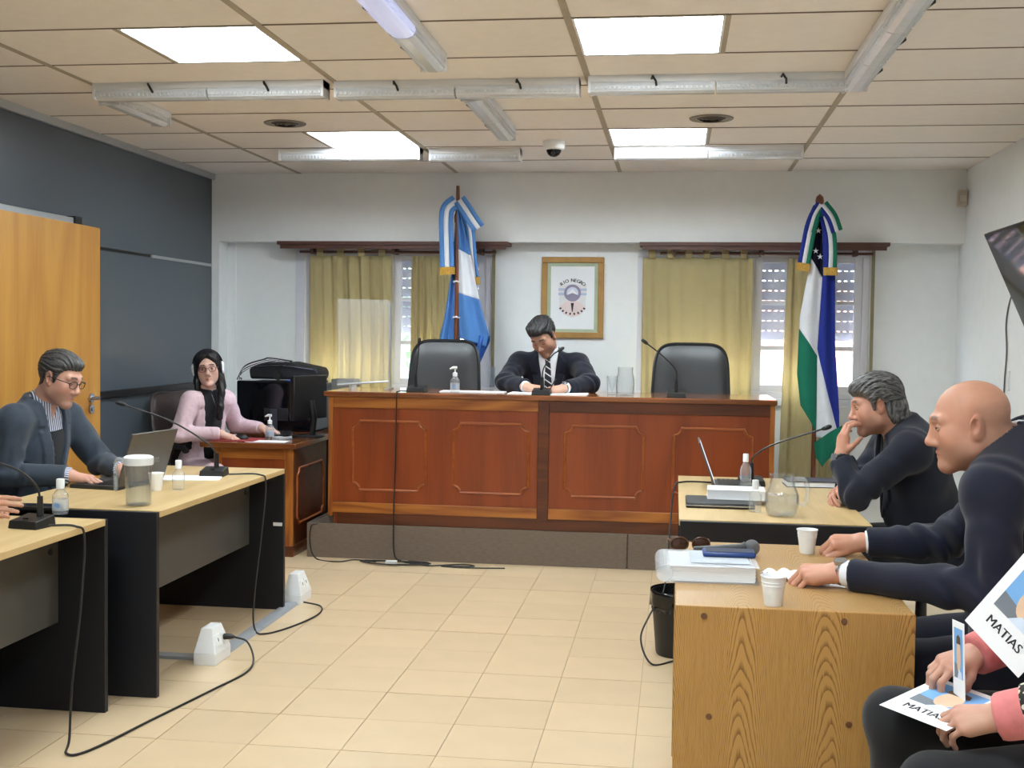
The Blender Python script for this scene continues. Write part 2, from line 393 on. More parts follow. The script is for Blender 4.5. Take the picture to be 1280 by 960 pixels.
# walls
wl = struct(MB().box(XL-.15, XL-.02, YF, 9.2, 0, CH+.03).build('wall_left', W['wallblue'], smooth=False), 'dark blue-grey panelled wall')
MB().box(XL-.02, XL, YF, YB, 1.965, CH).build('panel', W['wallblue'], wl, smooth=False, bevel=.002)
for ya, yb in ((YF, 5.0), (5.0, 6.75), (6.75, YB)): MB().box(XL-.02, XL, ya+.002, yb-.002, 0, 1.945).build('panel', W['wallblue'], wl, smooth=False, bevel=.002)
MB().box(XL-.02, XL+.004, 7.76, YB, 1.945, 1.965).build('joint_strip', W['alu'], wl, smooth=False)
MB().box(XL-.02, XL-.008, 5.0, 7.76, 1.945, 1.965).build('joint_gap', W['black'], wl, smooth=False)
MB().box(XL, XL+.03, 6.5, YB, 1.02, 1.062).build('chair_rail', W['black'], wl, smooth=False, bevel=.003)
struct(MB().box(XL, XL+.03, YF, YB, CH-.045, CH).build('trim_1', W['alu'], smooth=False, bevel=.004), 'pale metal edge strip between blue wall and ceiling')
tr2 = struct(MB().box(XL, XL+.05, 5.2, 6.60, 2.062, 2.105).build('trim_2', W['alu'], smooth=False, bevel=.004), 'metal track above the wooden door')
MB().box(XL, XL+.06, 6.60, 6.68, 2.05, 2.115).build('end_cap', W['black'], tr2, smooth=False)
struct(MB().box(XR, XR+.15, YF, 9.2, 0, CH+.03).build('wall_right', W['wall'], smooth=False), 'plain off-white right wall')
struct(MB().box(XL-.15, XR+.15, YF-.15, YF, 0, CH+.03).build('wall_front', W['wall'], smooth=False), 'plain wall behind the camera')
WIN = [(-2.87, -1.40), (-.29, 1.40)]; WZ0, WZ1 = 1.0, 2.10; WY = 9.0
bw = MB(); bw.box(XL, XR, YB, 9.2, 2.14, CH+.03)                       # beam
bw.box(XL, XL+.06, YB, WY, 0, 2.14)                                  # pier at the left
segs = [XL, WIN[0][0], WIN[0][1], WIN[1][0], WIN[1][1], XR]
for a, b in ((0, 1), (2, 3), (4, 5)): bw.box(segs[a], segs[b], WY, 9.2, 0, 2.14)
for a, b in WIN: bw.box(a, b, WY, 9.2, 0, WZ0); bw.box(a, b, WY, 9.2, WZ1, 2.14)
bw = struct(bw.build('wall_back', W['wall'], smooth=False), 'off-white back wall with a deep beam over two windows')
MB().box(-3.46, -3.44, WY-.012, WY, 0, 2.14).build('cover_strip', W['wall'], bw, smooth=False)
MB().box(-2.95, -2.88, WY-.015, WY, .25, 2.13).build('jamb_board', W['whiteframe'], bw, smooth=False)
# windows with frames, sashes, panes and shutters
pane_m = thin('window_glass', .06, (235, 240, 245), .03)
shut_m = mat('shutter_slat', (204, 207, 222), .6, var=.03)
for n, (a, b) in enumerate(WIN):
    w = bpy.data.objects.new('window_%d' % (n+1), None); COL.objects.link(w); w.location = ((a+b)/2, WY, WZ0); struct(w, 'white two-sash window half covered by a curtain, ' + ('left of the crest picture' if n == 0 else 'right of the crest picture'))
    hw = (b-a)/2; H = WZ1-WZ0; mid = (-2.165 if n == 0 else .575)-(a+b)/2
    f = MB(); e = .05; f.box(-hw, hw, .0, .09, 0, e).box(-hw, hw, .0, .09, H-e, H).box(-hw, -hw+e, .0, .09, e, H-e).box(hw-e, hw, .0, .09, e, H-e)
    f.build('frame', W['whiteframe'], w, smooth=False, bevel=.004)
    MB().box(-hw-.04, hw+.04, -.04, .0, -.05, 0).build('sill', W['whiteframe'], w, smooth=False, bevel=.004)
    for s, (xa, xb) in enumerate(((-hw+e, mid), (mid, hw-e))):
        y0, y1 = (.012, .055); st = .055
        sa = MB(); sa.box(xa, xa+st, y0, y1, e, H-e).box(xb-st, xb, y0, y1, e, H-e)
        zs = [(e, e+.05), (.36, .392), (.697, .727), (H-e-.045, H-e)]
        for z0, z1 in zs: sa.box(xa+st, xb-st, y0, y1, z0, z1)
        so = sa.build('sash', W['whiteframe'], w, smooth=False, bevel=.003)
        for q in range(3):
            MB().box(xa+st, xb-st, .030, .034, zs[q][1], zs[q+1][0]).build('pane', pane_m, so, smooth=False)
    # roller shutter behind the glass
    k = 0; z = H
    while z > .50:
        MB().box(-hw+.02, hw-.02, .12, .135, z-.066, z).build('shutter_slat', shut_m, w, smooth=False); z -= .075
    lk = MB(); z = H-.066
    while z > .50:
        x = -hw+.03
        while x < hw-.03: lk.box(x, x+.022, .124, .131, z-.009, z); x += .046
        z -= .075
    o = lk.build('shutter_links', shut_m, w, smooth=False); o['kind'] = 'stuff'
for x in (-1.385, 1.42):
    t = thing('shutter_strap', 'narrow olive shutter strap hanging beside the ' + ('left window' if x < 0 else 'right window'), 'strap', (x, WY, 1.0), group='shutter straps')
    MB().box(-.012, .012, -.022, -.018, .2, 1.13).build('strap', mat('strap_web', (150, 142, 112), .8), t, smooth=False)
    MB().box(-.02, .02, -.03, 0, .05, .2).build('strap_box', W['alu'], t, bevel=.004)
    MB().box(-.014, .014, -.026, 0, 1.115, 1.135).build('guide', W['white'], t)
# outside the windows
struct(MB().box(-9, 9, 9.3, 22, -.4, -.3).build('yard_ground', mat('yard_ground', (150, 140, 124), .9), smooth=False), 'pale ground outside')
brk = mat('brick', (150, 106, 94), .9, var=.12, rnd=.15); ob = thing('brick_wall', 'pale brick wall outside the right window', 'wall', (.6, 13.4, -.3))
MB().box(-1.6, 6, 0.01, .2, 0, 2.35).build('mortar', mat('mortar', (226, 218, 208), .9), ob, smooth=False)
bm_ = MB().box(0, .23, -.008, .05, 0, .065).mesh('brick'); bm_.materials.append(brk); cnt = 0; rest = MB()
for r in range(30):
    for c in range(18):
        x = c*.245-(.12 if r % 2 else 0)-1.2
        if x > 1.4 or r < 12: rest.box(x, x+.23, -.008, .05, r*.078, r*.078+.065); continue
        o = bpy.data.objects.new('brick', bm_); COL.objects.link(o); o.parent = ob; o.location = (x, 0, r*.078)
o = rest.build('brick_field', brk, ob, smooth=False); o['kind'] = 'stuff'
def tree(x, y, h, lab, seed, rgb):
    rr = random.Random(seed); t = thing('tree', lab, 'tree', (x, y, -.3))
    tk = MB().tube([(0, 0, 0), (.05, 0, h*.4), (-.05, .05, h*.7)], [.09, .07, .03], 8)
    for q in range(5): tk.tube([(0, 0, h*(.35+.07*q)), (rr.uniform(-.6, .6), rr.uniform(-.4, .4), h*(.6+.07*q))], [.035, .012], 5)
    tk.build('trunk', mat('bark', (120, 104, 90), .9), t)
    lf = MB()
    for q in range(900):
        c = np.array((rr.gauss(0, .42), rr.gauss(0, .35), h*.68+rr.gauss(0, h*.15))); d = np.array((rr.uniform(-1, 1), rr.uniform(-1, 1), rr.uniform(-1, 1)))*.09; e = np.array((rr.uniform(-1, 1), rr.uniform(-1, 1), rr.uniform(-1, 1)))*.045
        lf.add([c-d, c+e, c+d, c-e], [(0, 1, 2, 3)])
    o = lf.build('foliage', mat('leaf_%d' % seed, rgb, .7, var=.3, scale=3), t, smooth=False); o['kind'] = 'stuff'
tree(-3.2, 13.2, 2.9, 'leafy green tree outside the left window', 3, (108, 140, 110))
tree(1.7, 15.2, 3.6, 'bare-branched tree behind the brick wall outside', 5, (150, 160, 150))
ob2 = thing('house', 'low white house outside the left window', 'building', (-4.2, 17, -.3))
MB().box(-3, 3, 0, 3, 0, 2.6).build('wall', mat('render_white', (232, 228, 220), .9), ob2, smooth=False)
MB().prism([(-3.3, 2.6), (3.3, 2.6), (0, 3.9)], -.3, 3.3, 'y').build('roof', mat('roof_tile', (170, 110, 84), .8), ob2, smooth=False)
MB().box(-.6, .6, -.03, 0, .9, 1.9).build('window', mat('dark_window', (70, 80, 92), .2), ob2, smooth=False)
# door leaf folded back along the blue wall
dr = bpy.data.objects.new('door_1', None); COL.objects.link(dr); dr.location = (-3.3, 5.3, 0); struct(dr, 'honey-coloured wooden door leaf standing open by the blue wall')
MB().box(-.042, 0, 0, 1.19, .008, 2.034).build('leaf', W['door'], dr, smooth=False, bevel=.003)
hd = MB().lathe([(.0, 0), (.026, 0), (.026, .008), (.0, .008)], 18); hm = MB()
hm.cyl((0, 1.075, 1.06), (.012, 1.075, 1.06), .026, n=18).cyl((.01, 1.075, 1.06), (.055, 1.075, 1.06), .010).tube([(.05, 1.08, 1.06), (.056, 1.05, 1.06), (.056, .95, 1.06)], .0095, 10)
hm.build('handle', W['steel'], dr)
MB().cyl((0, 1.075, .995), (.01, 1.075, .995), .026, n=18).cyl((.01, 1.075, .995), (.016, 1.075, .995), .010).build('lock', W['steel'], dr)
for z in (.25, 1.1, 1.85): MB().cyl((-.05, -.005, z), (-.05, -.005, z+.1), .009).build('hinge', W['steel'], dr)
MB().box(-.27, -.04, -.06, -.012, 0, 2.08).build('jamb', W['alu'], dr, smooth=False)

# ------------------------------------------------------------------ fittings on the ceiling
prism_m = mat('prismatic_diffuser', (206, 210, 216), .2, var=.04, scale=30, spec=.8)
lit_tube = emit('lit_tube_diffuser', (130, 165, 255), .11)
fix_m = mat('fixture_metal', (218, 219, 222), .45, var=.02)
def strip(p, L, along, label, seg=2, lit_seg=None, clips=True, side=1):
    """surface-mounted fluorescent batten; local x runs along it"""
    t = thing('strip_light', label, 'light', (p[0], p[1], CH), 0 if along == 'x' else PI/2, 'fluorescent strip lights on the ceiling')
    MB().prism([(-.055, 0), (.055, 0), (.055, -.028), (.045, -.036), (-.045, -.036), (-.055, -.028)][::-1], 0, L, 'x').build('tray', fix_m, t, smooth=False)
    n = seg
    for q in range(n):
        a, b = L*q/n+.004, L*(q+1)/n-.004
        d = MB().prism([(-.048, -.034), (.048, -.034), (.052, -.05), (.04, -.072), (.018, -.08), (-.018, -.08), (-.04, -.072), (-.052, -.05)][::-1], a, b, 'x')
        k = int((b-a)/.022); 
        for i in range(k):
            x = a+.006+i*.022; d.box(x, x+.010, -.054, .054, -.064, -.05)
        d.build('diffuser', lit_tube if lit_seg == q else prism_m, t, smooth=False)
    for q in (0, L-.012): MB().box(q, q+.012, -.056, .056, -.078, 0).build('end_cap', fix_m, t, smooth=False)
    if clips:
        for q in range(n):
            x = L*(q+.5)/n; MB().tube([(x, -.05*side, -.02), (x+.005, -.075*side, -.012), (x+.02, -.08*side, -.035), (x+.022, -.058*side, -.05)], .006, 6).build('clip', W['black'], t)
    return t
strip((-2.86, 5.60), 1.17, 'x', 'strip light across the ceiling nearest the blue wall')
strip((-1.65, 5.64), 1.18, 'x', 'strip light across the ceiling in the middle of the row of three')
strip((-.425, 5.61), 1.17, 'x', 'strip light across the ceiling at the right end of the row of three')
strip((-1.055, 3.30), 1.78, 'y', 'lengthwise strip light with one bluish lit half, at the top of the frame', seg=3, lit_seg=1, side=-1)
strip((-1.0, 5.72), 1.19, 'y', 'lengthwise strip light just in front of the dome camera', side=-1)
strip((.785, 3.50), 2.13, 'y', 'long lengthwise strip light at the top right of the ceiling', seg=4, side=1)
strip((-2.85, 5.70), .62, 'y', 'short lengthwise strip light under the row end by the blue wall', seg=1, clips=False)
strip((-2.62, 7.66), .95, 'x', 'strip light beside the rear left ceiling panel', clips=False)
strip((-1.62, 7.72), .60, 'x', 'short strip light at the back between two rear strip lights', seg=1, clips=False)
strip((-.41, 7.70), 1.18, 'x', 'strip light beside the rear right ceiling panel', clips=False)
for x, y, lab in ((-2.265, 6.69, 'round grey ceiling vent left of the dome camera'), (.172, 6.69, 'round grey ceiling vent right of the dome camera')):
    t = thing('ceiling_vent', lab, 'vent', (x, y, CH), group='round ceiling vents')
    MB().lathe([(.085, -.004), (.118, -.006), (.122, 0)], 32, cap=False).build('rim', mat('vent_grey', (128, 122, 114), .5), t)
    for r in (.07, .05, .028): MB().lathe([(r-.012, -.012), (r, -.003), (r+.012, -.001)], 28, cap=False).build('ring', mat('vent_dark', (74, 70, 66), .6), t)
    MB().lathe([(0, -.014), (.012, -.012), (.016, 0)], 16).build('hub', W['black'], t)
t = thing('dome_camera', 'white dome security camera on the ceiling', 'camera', (-.775, 7.42, CH))
MB().lathe([(.0, -.055), (.055, -.055), (.066, -.048), (.07, -.01), (.07, 0), (0, 0)], 28).build('housing', W['white'], t)
MB().lathe([(.0, -.098), (.02, -.094), (.036, -.083), (.046, -.066), (.048, -.054)], 24).build('dome', W['blackgloss'], t)
MB().cyl((0, -.045, -.088), (0, -.03, -.07), .012).build('lens', W['black'], t)
t = thing('motion_detector', 'small beige motion detector high in the right corner', 'sensor', (1.985, 8.80, 2.40))
MB().prism([(-.035, -.05), (.03, -.05), (.035, 0), (.03, .02), (-.03, .02)], 0, .11).build('case', mat('detector_beige', (196, 186, 172), .6), t, bevel=.006)
MB().box(-.022, .02, -.054, -.05, .03, .07).build('lens', mat('detector_lens', (212, 206, 196), .3), t)

# ------------------------------------------------------------------ curtain rails and curtains
for a, b, lab in ((-3.03, -1.25, 'brown curtain pelmet over the left window'), (-.275, 1.50, 'brown curtain pelmet over the right window')):
    t = thing('curtain_rail', lab, 'curtain rail', ((a+b)/2, 8.90, 2.0), group='brown curtain pelmets'); h = (b-a)/2
    MB().prism([(-.13, .115), (.09, .115), (.09, .14), (-.13, .14)], -h, h, 'x').build('board', W['skirt'], t, smooth=False)
    MB().box(-h+.02, h-.02, -.115, -.1, .085, .115).build('front_lip', W['skirt'], t, smooth=False)
    MB().cyl((-h+.15, -.03, .065), (h-.1, -.03, .065), .010, n=10).build('rod', W['skirt'], t)
    for x in (-h+.25, 0, h-.22): MB().box(x-.012, x+.012, -.05, .09, .05, .115).build('bracket', W['skirt'], t, smooth=False)
def curtain(xa, xb, z0, z1, y, folds, label, amp=.03, seed=0, pinch=.0, skew=0, header=True, wbot=1.0, depth=1):
    rr = random.Random(seed); ph = [rr.uniform(0, 6.28) for _ in range(6)]
    t = thing('curtain', label, 'curtain', ((xa+xb)/2, y, z0), group='mustard window curtains'); w = xb-xa; H = z1-z0
    def fn(u, v):
        s = u+.018*math.sin(7*v+ph[0])*v+.02*math.sin(u*9+ph[1])
        a = amp*(.55+.45*math.sin(u*5+ph[2]))*(1-.35*math.exp(-((1-v)*9)**2))
        yy = a*math.sin(2*PI*folds*s+ph[3])+.35*a*math.sin(4.7*PI*folds*s+ph[4])
        ww = w*(1+(wbot-1)*(1-v))
        return ((u-.5)*ww+skew*(1-v), yy*depth, H*v)
    MB().sheet(fn, max(40, folds*12), 30).build('drape', W['curtain'], t, thick=.002, angle=180)
    if header:
        hm = MB(); n = max(2, int(w/.13))
        for i in range(n):
            x = (i+.5)/n*w-w/2; hm.sheet(lambda u, v: (x+(u-.5)*.052, -.012+.004*math.sin(v*PI), H-.005+v*.085), 4, 4); hm.sheet(lambda u, v: (x+(u-.5)*.052, .014, H-.005+v*.085), 4, 4)
        hm.build('tab', W['curtain'], t, thick=.002)
    return t
curtain(-2.80, -2.15, .30, 2.035, 8.87, 7, 'wide mustard curtain at the left of the left window', .028, 1)
curtain(-2.00, -1.62, .30, 2.035, 8.87, 6, 'narrow pleated mustard curtain beside the light blue flag', .03, 2, header=False)
curtain(-.25, .55, .30, 2.03, 8.87, 6, 'wide mustard curtain behind the right empty chair', .022, 3)
curtain(.80, 1.12, .10, 2.03, 8.87, 5, 'mustard curtain behind the green white and blue flag', .035, 4, header=False, wbot=1.25)

# ------------------------------------------------------------------ framed crest
t = thing('framed_crest', 'gold-framed provincial crest print with green mat on the back wall', 'picture', (-.78, WY, 1.735))
hw, hh = .237, .307
f = MB()
for a, b, c, d in ((-hw, hw, hh-.045, hh), (-hw, hw, -hh, -hh+.045), (-hw, -hw+.045, -hh+.045, hh-.045), (hw-.045, hw, -hh+.045, hh-.045)): f.box(a, b, -.026, 0, c, d)
f.build('frame', mat('gilt_wood', (170, 128, 70), .4, .15, var=.12), t, smooth=False, bevel=.006)
MB().box(-hw+.045, hw-.045, -.014, 0, -hh+.045, hh-.045).build('mat_board', mat('mat_green', (178, 190, 164), .8), t, smooth=False)
MB().box(-.165, .165, -.017, -.014, -.238, .236).build('print', W['paper'], t, smooth=False)
def disc(mb, c, r, y, n=32, a0=0, a1=2*PI, rin=0):
    k = [(c[0]+r*math.cos(a0+(a1-a0)*i/n), y, c[1]+r*math.sin(a0+(a1-a0)*i/n)) for i in range(n+1)]
    q = [(c[0]+rin*math.cos(a0+(a1-a0)*i/n), y, c[1]+rin*math.sin(a0+(a1-a0)*i/n)) for i in range(n+1)]
    return mb.add(k+q, [(i, i+1, n+1+i+1, n+1+i) for i in range(n)])
yk = -.0175
pk = mat('crest_pink', (232, 214, 214), .8); lv = mat('crest_violet', (150, 142, 168), .8); lb = mat('crest_blue', (188, 200, 224), .8); dk = mat('crest_dark', (60, 50, 62), .8)
sh = MB(); pts = [(-.105, .10), (-.10, -.09), (-.06, -.13), (0, -.15), (.06, -.13), (.10, -.09), (.105, .10)]
sh.add([(x, yk, z) for x, z in pts], [tuple(range(len(pts)))]); sh.build('shield', mat('crest_ground', (228, 226, 230), .8), t, smooth=False)
sh = MB(); pts = [(-.098, -.07), (-.06, -.128), (0, -.146), (.06, -.128), (.098, -.07), (.05, -.03), (0, -.02), (-.05, -.03)]
sh.add([(x, yk-.0003, z) for x, z in pts], [tuple(range(len(pts)))]); sh.build('shield_base', pk, t, smooth=False)
for z in (.052, .018): MB().box(-.107, .107, yk-.001, yk-.0005, z, z+.018).build('ribbon', lb, t, smooth=False)
m_ = MB(); disc(m_, (0, .035), .064, yk-.002, rin=.045); m_.build('wreath', lv, t, smooth=False)
m_ = MB(); disc(m_, (0, .035), .046, yk-.0018); m_.build('disc', mat('crest_sky', (214, 218, 236), .8), t, smooth=False)
m_ = MB(); m_.add([(-.042, yk-.0025, .018), (.042, yk-.0025, .018), (.015, yk-.0025, .05), (0, yk-.0025, .068), (-.022, yk-.0025, .045)], [(0, 1, 2, 3, 4)]); m_.build('mountain', mat('crest_white', (240, 240, 246), .8), t, smooth=False)
m_ = MB(); disc(m_, (0, .035), .045, yk-.0027, a0=PI+.35, a1=2*PI-.35); m_.build('sea', lv, t, smooth=False)
m_ = MB(); m_.add([(-.012, yk-.002, -.04), (.012, yk-.002, -.04), (.003, yk-.002, -.108), (-.003, yk-.002, -.108)], [(0, 3, 2, 1)]); m_.build('torch', dk, t, smooth=False)
for i in range(8):
    a = PI*(1.5+(i-3.5)*.098); x, z = .100*math.cos(a)*1.02, -.045+.078*math.sin(a)
    MB().box(-.006, .006, -.0004, 0, -.008, .008).build('leaf_mark', dk, t, smooth=False, loc=(x, yk-.001, z), rot=(0, (a-1.5*PI)*-1, 0))
s_ = 'RIO NEGRO'
for i, ch in enumerate(s_):
    if ch == ' ': continue
    a = PI/2-(i-4)*.165; x, z = .135*math.cos(a), -.005+.135*math.sin(a)
    lettering(ch, 'letter', W['ink'], t, Matrix.Translation((x, yk-.002, z)) @ Matrix.Rotation(-(a-PI/2), 4, 'Y') @ Matrix.Rotation(PI/2, 4, 'X'), .036, .0012)

# ------------------------------------------------------------------ flags
def flag(loc, label, pole_top, finial, build_cloth):
    t = thing('flag', label, 'flag', loc)
    MB().lathe([(0, 0), (.16, 0), (.165, .02), (.13, .05), (.05, .07), (.03, .12), (.02, .13), (0, .13)], 28).build('base', W['dkred'], t)
    MB().cyl((0, 0, .1), (0, 0, pole_top), .017, .016, 14).build('pole', W['pole'], t)
    finial.build('finial', W['pole'], t)
    build_cloth(t); return t
def band(name, m, t, rows, thick=.003):
    """rows: list of polylines (top to bottom), each a list of 3D points with the same count"""
    n = len(rows[0]); vs = [p for r in rows for p in r]
    fs = [(j*n+i, j*n+i+1, (j+1)*n+i+1, (j+1)*n+i) for j in range(len(rows)-1) for i in range(n-1)]
    return MB().add(vs, fs).build(name, m, t, thick=thick, angle=180)
def drape(name, m, t, left, right, zt, folds=3, amp=.02, y=-.03, nu=28, nv=26, seed=0, bow=.0, topline=None, botline=None):
    """hanging cloth between edge curves left(z), right(z)"""
    def fn(u, v):
        zt_ = topline(u) if topline else zt[1]; zb_ = botline(u) if botline else zt[0]
        z = zb_+(zt_-zb_)*v; xa, xb = left(z), right(z)
        return (xa+(xb-xa)*u, y-bow*math.sin(PI*u)+amp*math.sin(2*PI*folds*u+seed+1.2*z), z)
    return MB().sheet(fn, nu, nv).build(name, m, t, thick=.003, angle=180)
def interp(tab):
    zs = [a for a, b in tab]; xs = [b for a, b in tab]
    return lambda z: float(np.interp(z, zs, xs))
fl_blue = cloth('flag_light_blue', (92, 142, 206), .12); fl_white = cloth('flag_white', (232, 234, 240), .12); fl_navy = cloth('flag_navy', (22, 24, 44), .05)
fl_green = cloth('flag_green', (36, 122, 98), .12); fl_dblue = cloth('flag_blue', (44, 58, 150), .12)
def ribbon(t, path, w, cols, y, fringe=True, tilt=0):
    """tri-stripe ribbon following path of (x, z) with width w across x"""
    n = len(path)
    for k, c in enumerate(cols):
        a, b = -w/2+w*k/len(cols), -w/2+w*(k+1)/len(cols); L_ = []
        for i, (x, z, yy) in enumerate(path):
            j = min(i+1, n-1); i2 = max(i-1, 0); d = nrm((path[j][0]-path[i2][0], path[j][1]-path[i2][1])); nx, nz = -d[1], d[0]
            L_.append([(x-nx*a*-1, y+yy, z-nz*a*-1), (x-nx*b*-1, y+yy, z-nz*b*-1)])
        band('ribbon_stripe', c, t, L_)
    if fringe:
        x, z, yy = path[-1]; d = nrm((path[-1][0]-path[-2][0], path[-1][1]-path[-2][1])); nx, nz = -d[1], d[0]; fr = MB()
        for q in range(12):
            s = (q/11-.5)*w; p = (x+nx*s, y+yy-.004, z+nz*s+.004); fr.tube([p, (p[0]+d[0]*.055, p[1], p[2]+d[1]*.055)], .0052, 5)
        fr.build('fringe', W['brass'], t)
def sp2(pts, n=8): return [tuple(p) for p in smooth_path(pts, n)]
def cl1(t):
    # coordinates: x from pole, z absolute from floor (loc z = dais)
    z0 = t.location.z
    Z = lambda z: z-z0
    R = interp([(Z(.62), .16), (Z(1.20), .20), (Z(1.40), .235), (Z(1.45), .25), (Z(1.6), .20), (Z(1.80), .15), (Z(1.95), .12), (Z(2.3), .035), (Z(2.42), .02)])
    Lf = interp([(Z(.62), -.10), (Z(1.40), -.14), (Z(1.55), -.10), (Z(1.75), -.07), (Z(2.0), -.035), (Z(2.42), -.01)])
    M0 = interp([(Z(.62), .03), (Z(1.5), .02), (Z(2.42), .0)])
    # left half, behind the pole
    drape('cloth_back', fl_blue, t, Lf, M0, (Z(.62), Z(2.38)), 2, .02, .03, seed=1)
    # right half in front: blue, white band, blue
    bl = lambda u: Z(2.07-.05*u); wl_ = lambda u: Z(1.75-.05*u)
    drape('cloth_top', fl_blue, t, M0, R, None, 1.5, .018, -.02, topline=lambda u: Z(2.40), botline=bl)
    drape('cloth_middle', fl_white, t, M0, R, None, 1.5, .018, -.02, topline=bl, botline=wl_)
    drape('cloth_bottom', fl_blue, t, M0, R, None, 1.5, .018, -.02, topline=wl_, botline=lambda u: Z(1.42-.06*u))
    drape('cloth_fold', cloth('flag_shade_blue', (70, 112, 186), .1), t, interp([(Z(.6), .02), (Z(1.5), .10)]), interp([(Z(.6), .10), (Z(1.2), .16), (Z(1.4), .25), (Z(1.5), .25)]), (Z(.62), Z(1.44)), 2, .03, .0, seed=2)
    ribbon(t, sp2([(0, Z(2.41), 0), (-.06, Z(2.36), -.01), (-.075, Z(2.28), -.01), (-.072, Z(2.1), 0), (-.065, Z(1.93), 0)]), .105, [fl_blue, fl_white, fl_blue], -.045)
    ribbon(t, sp2([(.02, Z(2.42), 0), (.08, Z(2.34), -.03), (.12, Z(2.28), -.04), (.17, Z(2.21), -.03)]), .095, [fl_blue, fl_white, fl_blue], -.05, False)
    ribbon(t, sp2([(.04, Z(2.36), .01), (.085, Z(2.22), .01), (.105, Z(2.02), .01), (.125, Z(1.86), .01)]), .07, [fl_blue, fl_white, fl_blue], .01)
    for z in (1.83, 1.57): MB().tube([(.024*math.cos(a), .024*math.sin(a), Z(z)+.004*math.sin(3*a)) for a in np.linspace(0, 2*PI, 14)[:-1]], .006, 6, True).build('cord', W['white'], t)
flag((-1.589, 8.55, .22), 'light blue and white striped flag on a dark wooden pole behind the left chair', 2.05,
     MB().lathe([(.024, 2.04), (.026, 2.08), (.016, 2.12), (.012, 2.30), (.014, 2.305), (0, 2.305)], 14), cl1)
def cl2(t):
    z0 = t.location.z; Z = lambda z: z-z0
    Lf = interp([(Z(.62), -.02), (Z(.9), -.09), (Z(1.2), -.13), (Z(1.45), -.125), (Z(1.6), -.12), (Z(1.97), -.06), (Z(2.4), -.02)])
    MR = interp([(Z(.62), .01), (Z(1.35), .005), (Z(1.93), .03), (Z(2.4), .01)])
    Rt = interp([(Z(.7), .17), (Z(.95), .165), (Z(1.4), .125), (Z(1.97), .11), (Z(2.4), .015)])
    nv_ = lambda u: Z(2.02-.14*u); wh = lambda u: Z(1.52-.19*u); gr = lambda u: Z(.98-.2*u)
    drape('cloth_canton', fl_navy, t, Lf, MR, None, 1, .012, -.03, topline=lambda u: Z(2.38), botline=nv_)
    drape('cloth_white', fl_white, t, Lf, MR, None, 1, .012, -.03, topline=nv_, botline=wh)
    drape('cloth_green', fl_green, t, Lf, MR, None, 1, .012, -.03, topline=wh, botline=gr)
    dg = lambda u: Z(1.38-.62*u)
    drape('cloth_blue', fl_dblue, t, MR, Rt, None, 1, .02, -.035, seed=1, topline=lambda u: Z(2.34), botline=dg)
    drape('cloth_white_fold', fl_white, t, MR, Rt, None, 1, .012, -.02, seed=1, topline=lambda u: Z(1.40-.60*u), botline=lambda u: Z(.76-.02*u))
    drape('cloth_green_fold', fl_green, t, interp([(Z(.5), .03), (Z(.80), -.02)]), interp([(Z(.5), .06), (Z(.66), .16), (Z(.86), .19)]), None, 1, .015, -.05, seed=2, topline=lambda u: Z(.72+.13*u), botline=lambda u: Z(.55+.08*abs(u-.4)*2))
    for x, z in ((-.01, 2.20), (-.025, 2.06), (.006, 2.02)):
        st = MB(); r = [.022 if q % 2 == 0 else .008 for q in range(10)]
        st.add([(x+r[q]*math.sin(q*PI/5), -.05, Z(z)+r[q]*math.cos(q*PI/5)) for q in range(10)]+[(x, -.05, Z(z))], [(q, (q+1) % 10, 10) for q in range(10)])
        st.build('star', fl_white, t, thick=.002)
    cols = [fl_green, fl_white, fl_dblue]
    ribbon(t, sp2([(-.01, Z(2.36), 0), (-.06, Z(2.24), -.02), (-.085, Z(2.10), -.01), (-.105, Z(1.97), 0)]), .085, cols[::-1], -.06)
    ribbon(t, sp2([(.0, Z(2.38), 0), (-.045, Z(2.30), -.03), (-.075, Z(2.19), -.03)]), .07, cols[::-1], -.07, False)
    ribbon(t, sp2([(.01, Z(2.38), 0), (.07, Z(2.29), -.04), (.11, Z(2.19), -.03)]), .08, cols[::-1], -.07, False)
    ribbon(t, sp2([(.03, Z(2.30), 0), (.065, Z(2.17), 0), (.075, Z(2.05), 0), (.075, Z(1.94), 0)]), .085, cols[::-1], -.075)
flag((.978, 8.55, .0), 'green white and dark blue flag with stars on a pole before the right window', 2.38,
     MB().lathe([(.018, 2.36), (.026, 2.38), (.03, 2.41), (.024, 2.44), (0, 2.46)], 14), cl2)

# ------------------------------------------------------------------ television
t = thing('television', 'black flat television tilted down on the right wall', 'television', (1.955, 7.07, 1.53))
tl = math.atan2(.235, .525); Mt = np.array(Matrix.Rotation(-tl, 3, 'Y'))
hgt = .575
def tvbox(mb, y0, y1, a, b, d0, d1):
    # a,b along the screen height; d out of the screen (towards -x)
    mb.cbox(Mt@np.array((-(d0+d1)/2, 0, (a+b)/2))+np.array((0, (y0+y1)/2, 0)), (abs(d1-d0), abs(y1-y0), b-a), Mt); return mb
tvbox(MB(), -.97, 0, 0, hgt, -.035, 0).build('case', W['black'], t, smooth=False, bevel=.004)
tvbox(MB(), -.958, -.012, .018, hgt-.012, 0, .002).build('screen', W['blackgloss'], t, smooth=False)
mb = MB(); mb.box(.015, .062, -.6, -.36, .15, .4); mb.tube([(.03, -.48, .27), (-.09, -.48, .27)], .02, 8); mb.build('wall_bracket', W['black'], t)
tag(MB().tube(smooth_path([(1.96, 7.0, 1.70), (1.99, 7.4, 1.74), (2.01, 7.58, 1.70), (2.012, 7.66, 1.56), (2.012, 7.63, 1.38), (2.012, 7.66, 1.14), (2.012, 7.64, .7), (2.012, 7.65, .3)]), .005, 6).build('television_cable', mat('grey_cable', (96, 96, 96), .5)), 'thin grey cable hanging from the television down the wall', 'cable')
